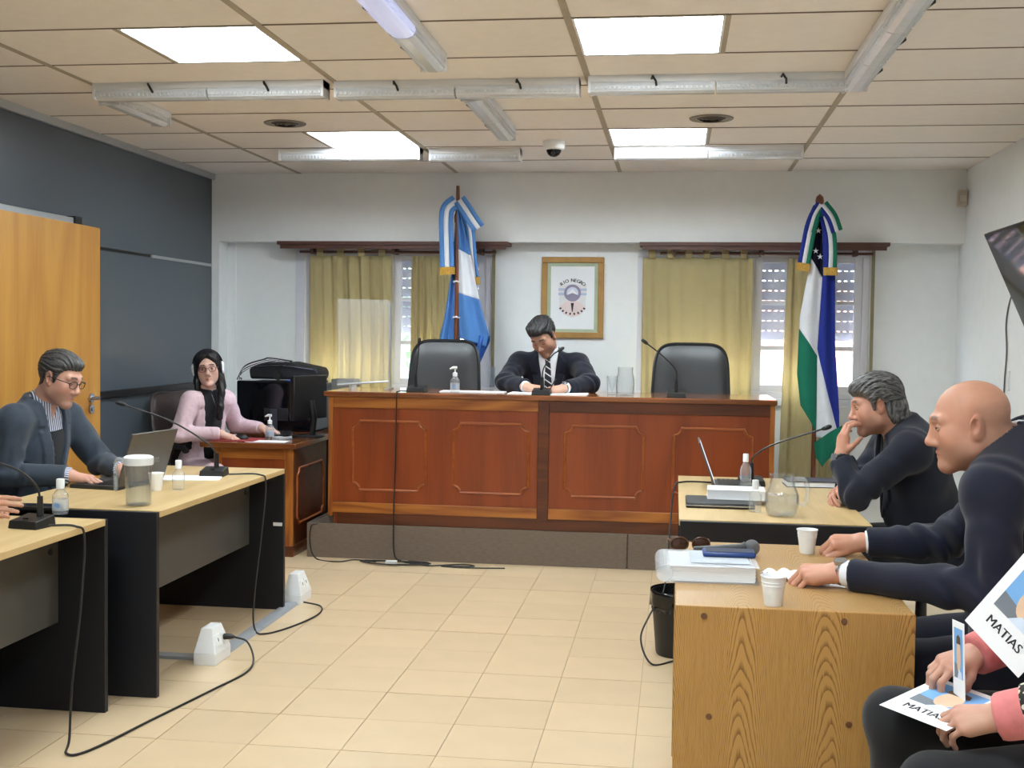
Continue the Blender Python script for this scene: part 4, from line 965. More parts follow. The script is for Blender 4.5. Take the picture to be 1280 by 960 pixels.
MB().box(-.078, .078, -.038, .038, 0, .016).build('case', mat('phone_case_blue', (34, 62, 120), .35), t, bevel=.006); MB().box(-.070, .070, -.033, .033, .0155, .0168).build('screen', mat('phone_screen', (40, 62, 100), .2), t, smooth=False)
t = thing('handheld_microphone', 'handheld microphone with grey mesh head on the oak desk', 'microphone', (.20, 3.86, .776), 0)
MB().tube([(-.13, -.02, -.006), (.02, .0, .002), (.035, .002, .004)], [.011, .015, .020], 14).build('body', W['black'], t); MB().ball((.055, .004, .004), .026, 18, 12).build('mesh_head', mat('mesh_grey', (120, 122, 126), .4, .6, bump=.8, bscale=400), t)
t = thing('sunglasses', 'brown tinted sunglasses on the oak desk behind the phone', 'glasses', (.06, 3.90, .752), .1)
for s in (-1, 1):
    MB().sheet(lambda u, v: (s*.035+.028*v*math.cos(2*PI*u), .004*v, .026+.022*v*math.sin(2*PI*u)), 20, 3).build('lens', mat('brown_lens', (64, 38, 30), .1), t, thick=.002)
    MB().tube([(s*.035+.029*math.cos(a), 0, .026+.023*math.sin(a)) for a in np.linspace(0, 2*PI, 21)[:-1]], .002, 6, True).build('rim', mat('tortoise', (90, 52, 30), .3), t)
    MB().tube(smooth_path([(s*.064, 0, .035), (s*.066, .08, .03), (s*.062, .125, .008)]), .002, 6).build('temple', MATS['tortoise'], t)
MB().tube([(-.008, 0, .032), (0, -.002, .036), (.008, 0, .032)], .002, 6).build('bridge', MATS['tortoise'], t)
# crumpled tissue
rr = random.Random(4); mb = MB()
mb.sheet(lambda u, v: (-.07+.14*u, -.055+.11*v, .004+.016*abs(math.sin(9*u+3*v))*abs(math.cos(7*v-2*u))), 18, 14)
tag(mb.build('paper_napkin', W['paper'], loc=(.345, 3.55, .75), rot=(0, 0, .3), thick=.001), 'crumpled white napkin by the bald man hand', 'napkin')
sheet((.42, 3.50, .75), .16, .10, -.2, 'small white sheet under the bald man watch hand', .001)
t = thing('mobile_phone', 'black phone on the table beside the left edge hand', 'phone', (-2.53, 4.36, .757), .1); MB().box(-.10, .13, -.04, .05, -.017, .0).build('case', W['black'], t, bevel=.004); MB().box(-.09, .12, -.03, .04, 0, .001).build('screen', W['blackgloss'], t, smooth=False)

# ------------------------------------------------------------------ floor boxes, duct, bin, cables
def floor_box(loc, label, rz=0):
    t = thing('floor_socket_box', label, 'socket box', loc, rz, 'white floor socket boxes')
    MB().box(-.05, .05, -.09, .09, 0, .05).build('base', W['white'], t, smooth=False, bevel=.003)
    vs = [(-.05, -.09, .05), (.05, -.09, .05), (.05, .09, .05), (-.05, .09, .05), (-.03, -.055, .155), (.02, -.055, .155), (.02, .055, .155), (-.03, .055, .155)]
    MB().add(vs, [(3, 2, 1, 0), (4, 5, 6, 7), (0, 1, 5, 4), (1, 2, 6, 5), (2, 3, 7, 6), (3, 0, 4, 7)]).build('hood', W['white'], t, smooth=False, bevel=.003)
    for y in (-.03, .03):
        so = MB().cbox((.0375, y, .098), (.004, .046, .05), np.array(Matrix.Rotation(-.28, 3, 'Y'))).build('socket', W['cup'], t, smooth=False)
        MB().cbox((.0392, y, .10), (.003, .004, .016), np.array(Matrix.Rotation(-.28, 3, 'Y'))).build('slot', W['black'], so, smooth=False)
    return t
floor_box((-2.0, 4.96, 0), 'white floor socket box with a plug, nearest the camera')
floor_box((-2.0, 6.15, 0), 'white floor socket box beyond the far table end')
t = thing('power_plug', 'black plug in the near floor socket box', 'plug', (-1.945, 4.99, .10)); MB().tube([(-.013, 0, 0), (.02, 0, .002), (.035, 0, .0)], [.014, .012, .006], 10).build('body', W['black'], t)
t = thing('floor_duct', 'flat grey cable duct joining the two floor boxes', 'duct', (-2.0, 5.5, 0))
MB().prism([(-.035, 0), (.035, 0), (.026, .014), (-.026, .014)], -.46, .57, 'y').build('long_run', mat('duct_grey', (150, 154, 160), .5), t, smooth=False)
MB().box(-.5, -.05, -.56, -.50, 0, .014).build('cross_run', MATS['duct_grey'], t, smooth=False)
def cable(pts, label, r=.0045, m=None): return tag(MB().tube(smooth_path(pts, 7), r, 6).build('cable', m or W['cable']), label, 'cable')
cable([(-2.21, 3.96, .75), (-2.12, 3.98, .747), (-2.095, 4.0, .70), (-2.085, 3.95, .45), (-2.09, 3.9, .2), (-2.08, 3.86, .02), (-2.03, 3.75, .006), (-1.97, 3.80, .006), (-1.90, 4.15, .006), (-1.82, 4.55, .006), (-1.78, 4.78, .006), (-1.80, 4.93, .02), (-1.85, 4.99, .08), (-1.91, 4.99, .10)], 'black cable hanging from the near table and running to the floor box plug')
cable([(-2.16, 5.56, .75), (-2.02, 5.60, .748), (-1.985, 5.60, .70), (-1.99, 5.55, .45), (-2.0, 5.48, .15), (-1.98, 5.44, .02), (-1.92, 5.42, .006), (-1.84, 5.58, .006), (-1.79, 5.84, .006), (-1.83, 6.02, .006), (-1.93, 6.04, .02)], 'black cable hanging from the far microphone to the second floor box')
cable([(-1.70, 7.47, 1.08), (-1.74, 7.37, 1.08), (-1.745, 7.345, 1.05), (-1.75, 7.358, .8), (-1.755, 7.358, .5), (-1.76, 7.35, .25), (-1.75, 7.335, .05), (-1.70, 7.31, .008), (-1.6, 7.25, .006)], 'black cable hanging down the front of the bench')
cable([(-2.26, 7.36, .22), (-2.30, 7.34, .20), (-2.30, 7.33, .08), (-2.24, 7.28, .006), (-2.08, 7.22, .006), (-2.0, 7.30, .006), (-1.85, 7.26, .006)], 'thin cable dropping off the left corner of the platform')
cl = []
for k in range(46):
    a = 2*PI*k/14; rx = .20+.035*math.sin(k*.45); ry = .050+.022*math.sin(k*.37)
    cl.append((-1.72+rx*math.cos(a)+.03*math.sin(k*.3), 7.235+ry*math.sin(a), .007+.003*(k//14)))
cl += [(-1.50, 7.20, .008), (-1.30, 7.29, .006), (-1.22, 7.24, .006), (-1.42, 7.21, .006), (-1.25, 7.19, .006), (-1.02, 7.22, .006)]
co = thing('coiled_cable', 'flat coil of black cable on the floor before the bench', 'cable', (-1.72, 7.235, 0))
MB().tube(smooth_path([(p[0]+1.72, p[1]-7.235, p[2]) for p in cl], 5), .0042, 6).build('coil', W['cable'], co); MB().box(-.05, .02, -.05, -.02, .008, .03).build('tie_tag', W['white'], co, bevel=.003)
cable([(.32, 5.83, .748), (.2, 5.85, .745), (.05, 5.83, .746), (.005, 5.75, .72), (-.01, 5.6, .55), (-.03, 5.45, .30), (-.09, 5.36, .20), (-.13, 5.30, .10), (-.08, 5.22, .01), (.02, 5.3, .006)], 'black cable falling from the right table past the waste bin')
t = thing('waste_bin', 'black slotted waste bin lined with a bag beside the oak desk', 'bin', (.035, 5.45, 0))
shell([(.095, 0), (.10, .01), (.125, .29)], .004, 30).build('body', W['black'], t, angle=50)
for k in range(30):
    a = 2*PI*k/30; MB().box(-.004, .004, -.002, .002, -.03, .03).build('slot', mat('slot_grey', (60, 60, 62), .6), t, smooth=False, loc=(.1205*math.cos(a), .1205*math.sin(a), .235), rot=(0, 0, a+PI/2))
mb = MB(); mb.sheet(lambda u, v: ((.128+.006*math.sin(9*2*PI*u)*v)*math.cos(2*PI*u), (.128+.006*math.sin(9*2*PI*u)*v)*math.sin(2*PI*u), .30-.075*v-.012*math.sin(5*2*PI*u)*v), 60, 5)
mb.build('bag_liner', W['blackgloss'], t, thick=.0015)
# ------------------------------------------------------------------ people: bodies grown from smooth-blended volumes
A = lambda *p: np.array(p, float)
class Vol:
    """list of volume primitives with a smooth blend; evaluated at points or meshed on a grid"""
    def __init__(s): s.p = []
    def cap(s, a, b, ra, rb=None, k=.02, flat=False, sub=False, sq=None):
        a, b = np.asarray(a, float), np.asarray(b, float); rb = ra if rb is None else rb
        ba = b-a; L2 = max(1e-9, ba@ba); ax = ba/math.sqrt(L2)
        def f(x, y, z):
            px, py, pz = x-a[0], y-a[1], z-a[2]
            t = np.clip((px*ba[0]+py*ba[1]+pz*ba[2])/L2, 0, 1)
            d = np.sqrt((px-ba[0]*t)**2+(py-ba[1]*t)**2+(pz-ba[2]*t)**2)-(ra+(rb-ra)*t)
            if flat: d = np.maximum(d, (x-b[0])*ax[0]+(y-b[1])*ax[1]+(z-b[2])*ax[2])
            return d
        r = max(ra, rb); s.p.append((f, np.minimum(a, b)-r, np.maximum(a, b)+r, k, sub)); return s
    def ell(s, c, r, M=None, k=.02, sub=False):
        c = np.asarray(c, float); r = np.asarray(r if hasattr(r, '__len__') else (r, r, r), float); M = np.eye(3) if M is None else np.asarray(M)
        def f(x, y, z):
            px, py, pz = x-c[0], y-c[1], z-c[2]
            q = [px*M[0, i]+py*M[1, i]+pz*M[2, i] for i in range(3)]
            k0 = np.sqrt((q[0]/r[0])**2+(q[1]/r[1])**2+(q[2]/r[2])**2); k1 = np.sqrt((q[0]/r[0]**2)**2+(q[1]/r[1]**2)**2+(q[2]/r[2]**2)**2)
            return k0*(k0-1)/np.maximum(k1, 1e-9)
        ext = np.sqrt(((M*r)**2).sum(1)); s.p.append((f, c-ext, c+ext, k, sub)); return s
    def fn(s, f, lo, hi, k=.01, sub=False): s.p.append((f, np.asarray(lo, float), np.asarray(hi, float), k, sub)); return s
    @staticmethod
    def mix(v, d, k, sub):
        if sub:
            d = -d; h = np.clip(.5+.5*(d-v)/k, 0, 1); return v+(d-v)*h+k*h*(1-h)
        h = np.clip(.5+.5*(v-d)/k, 0, 1); return v+(d-v)*h-k*h*(1-h)
    def at(s, P):
        x, y, z = P[..., 0], P[..., 1], P[..., 2]; v = np.full(x.shape, .6)
        for f, lo, hi, k, sub in s.p: v = s.mix(v, f(x, y, z), k, sub)
        return v
    def mesh(s, h=.008, infl=0, post=None, lo=None, hi=None):
        L = np.min([p[1] for p in s.p if not p[4]], 0)-.02-infl if lo is None else np.asarray(lo, float)
        H = np.max([p[2] for p in s.p if not p[4]], 0)+.02+infl if hi is None else np.asarray(hi, float)
        n = np.ceil((H-L)/h).astype(int)+1
        ax = [L[i]+h*np.arange(n[i]) for i in range(3)]; V = np.full(n, .6, np.float32)
        for f, a, b, k, sub in s.p:
            pad = max(.03, k*1.2)+infl
            i0 = np.clip(np.floor((a-pad-L)/h).astype(int), 0, n); i1 = np.clip(np.ceil((b+pad-L)/h).astype(int)+1, 0, n)
            if np.any(i1 <= i0): continue
            sl = tuple(slice(i0[q], i1[q]) for q in range(3))
            d = f(ax[0][sl[0]][:, None, None], ax[1][sl[1]][None, :, None], ax[2][sl[2]][None, None, :])
            V[sl] = s.mix(V[sl], d, k, sub)
        V -= infl
        if post is not None:
            idx = np.nonzero(np.abs(V) < .06)
            P = np.stack([ax[q][idx[q]] for q in range(3)], -1); V[idx] = post(P, V[idx])
        return surfnet(V, L, h)
def surfnet(V, L, h):
    V = V.copy()
    for q in range(3):
        sl = [slice(None)]*3; sl[q] = 0; V[tuple(sl)] = np.maximum(V[tuple(sl)], .01); sl[q] = -1; V[tuple(sl)] = np.maximum(V[tuple(sl)], .01)
    S = V < 0; n = np.array(V.shape)
    c = np.zeros(n-1, np.int8)
    for dx in (0, 1):
        for dy in (0, 1):
            for dz in (0, 1): c += S[dx:n[0]-1+dx, dy:n[1]-1+dy, dz:n[2]-1+dz]
    I = np.stack(np.nonzero((c > 0) & (c < 8)), -1); idm = -np.ones(n-1, np.int32); idm[tuple(I.T)] = np.arange(len(I))
    acc = np.zeros((len(I), 3)); cnt = np.zeros(len(I))
    cor = [(a, b, d) for a in (0, 1) for b in (0, 1) for d in (0, 1)]
    for ca in cor:
        for q in range(3):
            if ca[q]: continue
            cb = list(ca); cb[q] = 1
            va = V[I[:, 0]+ca[0], I[:, 1]+ca[1], I[:, 2]+ca[2]]; vb = V[I[:, 0]+cb[0], I[:, 1]+cb[1], I[:, 2]+cb[2]]
            m = (va < 0) != (vb < 0); t = np.zeros(len(I)); t[m] = va[m]/(va[m]-vb[m])
            p = np.tile(np.array(ca, float), (len(I), 1)); p[:, q] += t
            acc[m] += p[m]; cnt[m] += 1
    verts = (I+acc/cnt[:, None])*h+L; faces = []
    for q in range(3):
        a, b = (q+1) % 3, (q+2) % 3
        s0 = [slice(1, -1)]*3; s1 = [slice(1, -1)]*3; s0[q] = slice(0, -1); s1[q] = slice(1, None)
        m = S[tuple(s0)] != S[tuple(s1)]; E = np.stack(np.nonzero(m), -1)
        off = np.ones(3, int); off[q] = 0; E = E+off; first = S[tuple(E.T)]
        def g(da, db):
            J = E.copy(); J[:, a] -= da; J[:, b] -= db; return idm[tuple(J.T)]
        Q = np.stack([g(1, 1), g(0, 1), g(0, 0), g(1, 0)], -1); Q[~first] = Q[~first][:, ::-1]; faces.append(Q)
    F = np.concatenate(faces); F = F[(F >= 0).all(1)]
    return verts, F
def relax(v, f, it=1, lam=.5):
    e = np.concatenate([f[:, [i, (i+1) % 4]] for i in range(4)])
    for _ in range(it):
        acc = np.zeros_like(v); cnt = np.zeros(len(v)); np.add.at(acc, e[:, 0], v[e[:, 1]]); np.add.at(cnt, e[:, 0], 1)
        v = v+lam*(acc/np.maximum(cnt, 1)[:, None]-v)
    return v
def np_mesh(name, parts, m, parent, org, tint=None):
    """parts: list of (verts, faces) joined into one mesh; org: world origin of the parent"""
    vs = []; fs = []; n = 0
    for v, f in parts: vs.append(v); fs.append(f+n); n += len(v)
    v = np.concatenate(vs)-org; f = np.concatenate(fs)
    me = bpy.data.meshes.new(name); me.vertices.add(len(v)); me.vertices.foreach_set('co', v.ravel().astype(np.float32))
    me.loops.add(f.size); me.loops.foreach_set('vertex_index', f.ravel().astype(np.int32))
    me.polygons.add(len(f)); me.polygons.foreach_set('loop_start', np.arange(0, f.size, 4, dtype=np.int32))
    me.update(calc_edges=True); me.validate(); me.shade_smooth(); me.materials.append(m)
    if tint is not None:
        at = me.color_attributes.new('tint', 'FLOAT_COLOR', 'POINT'); c = np.ones((len(v), 4), np.float32); c[:, :3] = tint; at.data.foreach_set('color', c.ravel())
    o = bpy.data.objects.new(name, me); COL.objects.link(o); o.parent = parent; return o
def wob(P, fr, seed, amp=1.0, st=(1, 1, 1)):
    """cheap folded noise, about -1..1"""
    r = np.random.RandomState(seed); out = 0; Q = P*np.array(st)
    w = np.stack([np.sin(Q@r.uniform(-1, 1, 3)*fr*.7+r.uniform(0, 6)) for _ in range(3)], -1)*.35/fr
    for i in range(5):
        d = r.normal(size=3); d /= np.linalg.norm(d); out = out+np.sin((Q+w)@d*fr*(.7+.3*i)+r.uniform(0, 6))/(1+.4*i)
    return amp*out/2.6
def basis(fwd, upv):
    f = nrm(fwd); u = nrm(np.asarray(upv)-f*np.dot(f, upv)); r = np.cross(f, u); return np.stack([r, f, u], 1)   # columns: x right, y forward, z up

# ---- head -------------------------------------------------------------
def head_vol(sp):
    w = sp.get('fat', 1.0); V = Vol()
    V.ell((0, -.016, .036), (.075, .097, .084), k=.01)
    V.ell((0, .022, -.022), (.060*w, .066, .080), k=.03)
    V.cap((-.046*w, .005, -.062), (-.012, .064, -.098), .024*w, .020, k=.03); V.cap((.046*w, .005, -.062), (.012, .064, -.098), .024*w, .020, k=.03)
    V.ell((0, .074, -.098), (.020, .016, .017), k=.02)
    for s in (-1, 1):
        V.ell((s*.043, .055, -.018), (.024, .026, .024), k=.025)
        V.cap((s*.012, .085, .030), (s*.044, .072, .031), .010, .009, k=.02)
        V.ell((s*.033, .098, .009), (.016, .0155, .011), k=.014, sub=True)
        V.ell((s*.0325, .0725, .008), .0125 if sp.get('closed') else .0108, k=.006)
    nz = sp.get('nose', 1.0)
    V.cap((0, .084, .020), (0, .084+.022*nz, -.026), .0085, .0110, k=.014)
    V.ell((0, .082+.024*nz, -.030), (.0120, .0120, .0105), k=.012)
    for s in (-1, 1): V.ell((s*.0125, .094, -.036), (.0085, .011, .008), k=.008)
    V.ell((0, .066, -.058), (.030, .018, .024), k=.02)
    for s in (-1, 1): V.ell((s*.036*w, .040, -.048), (.026, .028, .03), k=.03)
    V.cap((-.021, .076, -.0630), (0, .0865, -.0600), .0045, .0058, k=.008); V.cap((.021, .076, -.0630), (0, .0865, -.0600), .0045, .0058, k=.008)
    V.cap((-.018, .075, -.0715), (0, .0845, -.072), .0045, .0062, k=.007); V.cap((.018, .075, -.0715), (0, .0845, -.072), .0045, .0062, k=.007)
    V.cap((-.018, .0915, -.0664), (.018, .0915, -.0664), .0012, .0012, k=.002, sub=True)
    for s in (-1, 1):
        Me = basis((s*.35, .93, .10), (0, -.22, 1))
        V.ell((s*.0775, -.012, .002), (.0085, .020, .032), Me, k=.006)
        V.ell((s*.0855, -.006, .004), (.0085, .0105, .020), Me, k=.004, sub=True)
        V.ell((s*.074, -.004, -.024), (.007, .010, .011), k=.008)
    return V
def head_tint(P, sp):
    sk = np.array(lin(sp['skin'])); c = np.tile(sk, (len(P), 1)); x, y, z = np.abs(P[:, 0]), P[:, 1], P[:, 2]
    def mixin(col, wgt): c[:] = c*(1-wgt[:, None])+np.array(col)*wgt[:, None]
    g = lambda d, r: np.exp(-(d/r)**2)
    mixin(sk*np.array((1.02, .80, .76)), .5*g(np.sqrt((x-.045)**2+(y-.06)**2+(z+.025)**2), .022))
    mixin(sk*np.array((1.0, .78, .74)), .45*g(np.sqrt(x**2+(y-.11)**2+(z+.03)**2), .014)+.4*g(np.sqrt((x-.08)**2+(y+.012)**2), .014))
    lips = np.clip(1-np.maximum(np.abs(z+.0665)/.0115, np.maximum(x/.025, (.074-y)/.010)), 0, 1)*2
    mixin(sk*np.array((.84, .58, .56)), np.clip(lips, 0, sp.get('lipc', .42)))
    mixin(np.array(lin((96, 52, 48))), .7*np.clip(1-np.maximum(np.abs(z+.0664)/.0026, np.maximum(x/.024, (.070-y)/.01)), 0, 1))
    b = sp.get('beard', 0)
    if b:
        m = np.clip((-.030-z)/.02, 0, 1)*np.clip((y+.01)/.03, 0, 1)*np.clip(1-(np.abs(z+.066) < .009)*(x < .02)*1., 0, 1); m *= np.clip((.135+z)/.02, 0, 1)
        mixin(np.array(lin((92, 78, 74))), b*m)
    st = sp.get('scalp', 0)
    if st:
        m = np.clip((.062-z)/.02, 0, 1)*np.clip((.01-y)/.03, 0, 1)*np.clip((z+.075)/.02, 0, 1); mixin(np.array(lin((110, 92, 82))), st*m)
    br = np.clip(2.4-2.4*np.maximum(np.abs(z-(.0325+.004*np.sin(x*60)))/.0068, np.abs(x-.031)/.021), 0, 1)*(y > .06)
    mixin(np.array(lin(sp.get('brow', (52, 42, 38)))), .85*br)
    ll = np.clip(1.4-1.4*np.maximum(np.abs(z-.0015-(.004 if not sp.get('closed') else -.001))/.0028, np.abs(x-.0325)/.015), 0, 1)*(y > .068)
    if sp.get('closed'): mixin(np.array(lin((58, 40, 36))), .8*ll)
    return c
HAIRLINE = {'short': ([-.13, -.06, -.045, -.035, -.015, .004, .010, .020, .026, .035, .055, .085, .12], [-.070, -.066, -.045, .020, .034, .030, -.012, -.014, .022, .045, .064, .070, .07]),
            'long': ([-.13, .0, .03, .05, .07, .09, .12], [-.12, -.12, -.06, .03, .060, .074, .08]),
            'mop': ([-.13, -.05, -.035, -.028, -.010, .006, .012, .022, .028, .04, .06, .085, .12], [-.088, -.084, -.05, .012, .026, .022, -.018, -.018, .024, .042, .056, .060, .06])}
def hair_vol(kind, vol=1.0, nl=None):
    """hair hugs the skull: thicker on the crown, tapering to the nape and temples"""
    zy, zz = HAIRLINE[kind]; base = Vol(); nl = A(0, -.06, -.20) if nl is None else nl
    base.ell((0, -.016, .036), (.075, .097, .084), k=.01); base.ell((0, .022, -.022), (.060, .066, .080), k=.03); base.cap((0, -.030, -.055), nl, .054, .058, k=.03)
    fl = .55 if kind == 'short' else 1.0
    def shell(x, y, z):
        X = np.broadcast_arrays(x, y, z); d = base.at(np.stack(X, -1)); y_, z_ = X[1], X[2]
        ed = z_-np.interp(y_, zy, zz)
        if kind == 'long': ed = ed-.030*np.clip(1-np.abs(X[0]-.006)/.050, 0, 1)*np.clip((y_-.03)/.02, 0, 1)
        t = vol*np.interp(z_, [-.08, -.02, .04, .11], [.006*fl, .008*fl, .010, .017])*np.clip(.35+ed/.03, .35, 1)
        return np.maximum(d-t, -ed)
    return Vol().fn(shell, (-.105, -.135, -.13), (.105, .11, .15), k=.006)
# ---- hand ---------------------------------------------------------------
def hand_vol(side, curl=(25, 35, 20), spread=4, thumb=(40, 20, 20), elbow=None, scale=1.0, curls=None):
    """wrist at 0, fingers +y, back of hand +z; thumb on +x for 'L', -x for 'R'"""
    sg = 1 if side == 'L' else -1; V = Vol(); S = scale
    mcp = [(.029, .090, -.001), (.0095, .094, .003), (-.0105, .089, .001), (-.029, .079, -.004)]
    ln = [(.042, .026, .021), (.046, .029, .022), (.043, .027, .021), (.033, .021, .019)]; rad = [.0098, .0100, .0094, .0084]
    V.cap((0, -.03, 0), (0, .004, 0), .0245*S, .0245*S, k=.01)
    for i, (m, l) in enumerate(zip(mcp, ln)):
        m = A(m[0]*sg, m[1], m[2])*S; b = A(m[0]*.55, .006*S, 0)
        V.cap(b, m, .0165*S, .0125*S, k=.012); V.cap(b+A(0, .01, -.009), m+A(0, -.012, -.008)*S, .013*S, .012*S, k=.012)
        cu = curls[i] if curls else curl; th = 0; p = m; sp_ = math.radians(spread)*(1.5-i)*sg
        for j in range(3):
            th += math.radians(cu[j]); d = A(math.sin(sp_)*math.cos(th), math.cos(sp_)*math.cos(th), -math.sin(th))
            q = p+d*l[j]*S; V.cap(p, q, (rad[i]-.0007*j)*S, (rad[i]-.0007*(j+1))*S, k=.004); p = q
    a, b_, c_ = [math.radians(t) for t in thumb]
    p0 = A(.016*sg, .016, -.008)*S; d = A(math.sin(a)*sg*math.cos(b_), math.cos(a)*math.cos(b_), -math.sin(b_)); p1 = p0+d*.046*S
    V.cap(p0, p1, .0155*S, .0125*S, k=.012); d2 = nrm(d+A(-.25*sg, .35, -.12)*math.tan(c_+.001)); p2 = p1+d2*.032*S; V.cap(p1, p2, .0115*S, .0105*S, k=.005)
    d3 = nrm(d2+A(-.2*sg, .2, -.05)*math.tan(c_+.001)); V.cap(p2, p2+d3*.024*S, .0105*S, .0085*S, k=.005)
    if elbow is not None: V.cap((0, 0, 0), elbow, .0245*S, .034*S, k=.02)
    return V

skin_m = attrmat('skin', .5, spec=.35, bump=.06, bscale=500, sss=.06)
def fabric(name, rgb, rough=.8, var=.08, sheen=.15): return mat(name, rgb, rough, var=var, scale=40, bump=.18, bscale=700, spec=.25, sheen=sheen)
def hairmat(name, rgb, grey=None, gp=.5):
    m, nt, N, L, b = mk(name); b.inputs['Roughness'].default_value = .42; b.inputs['Specular IOR Level'].default_value = .4
    mp = N.new('ShaderNodeAttribute'); mp.attribute_name = 'flow'
    n = N.new('ShaderNodeTexNoise'); n.inputs['Scale'].default_value = 330; n.inputs['Detail'].default_value = 4; L.new(mp.outputs['Vector'], n.inputs['Vector'])
    rp = N.new('ShaderNodeValToRGB'); rp.color_ramp.elements[0].position = .38; rp.color_ramp.elements[1].position = .38+gp
    rp.color_ramp.elements[0].color = (*lin(rgb), 1); rp.color_ramp.elements[1].color = (*lin(grey or tuple(min(255, x*1.5+8) for x in rgb)), 1)
    L.new(n.outputs[0], rp.inputs[0]); L.new(rp.outputs[0], b.inputs['Base Color'])
    bp = N.new('ShaderNodeBump'); bp.inputs['Strength'].default_value = .5; bp.inputs['Distance'].default_value = .004; L.new(n.outputs[0], bp.inputs['Height']); L.new(bp.outputs[0], b.inputs['Normal'])
    return m
def stripes(name, c1, c2, freq, dirv, duty=.5):
    m, nt, N, L, b = mk(name); b.inputs['Roughness'].default_value = .8
    tc = N.new('ShaderNodeTexCoord'); vm = N.new('ShaderNodeVectorMath'); vm.operation = 'DOT_PRODUCT'; vm.inputs[1].default_value = [d*freq for d in dirv]
    L.new(tc.outputs['Object'], vm.inputs[0]); fr = N.new('ShaderNodeMath'); fr.operation = 'FRACT'; L.new(vm.outputs['Value'], fr.inputs[0])
    gt = N.new('ShaderNodeMath'); gt.operation = 'GREATER_THAN'; gt.inputs[1].default_value = duty; L.new(fr.outputs[0], gt.inputs[0])
    mx = N.new('ShaderNodeMix'); mx.data_type = 'RGBA'; mx.inputs[6].default_value = (*lin(c1), 1); mx.inputs[7].default_value = (*lin(c2), 1)
    L.new(gt.outputs[0], mx.inputs[0]); L.new(mx.outputs[2], b.inputs['Base Color']); return m

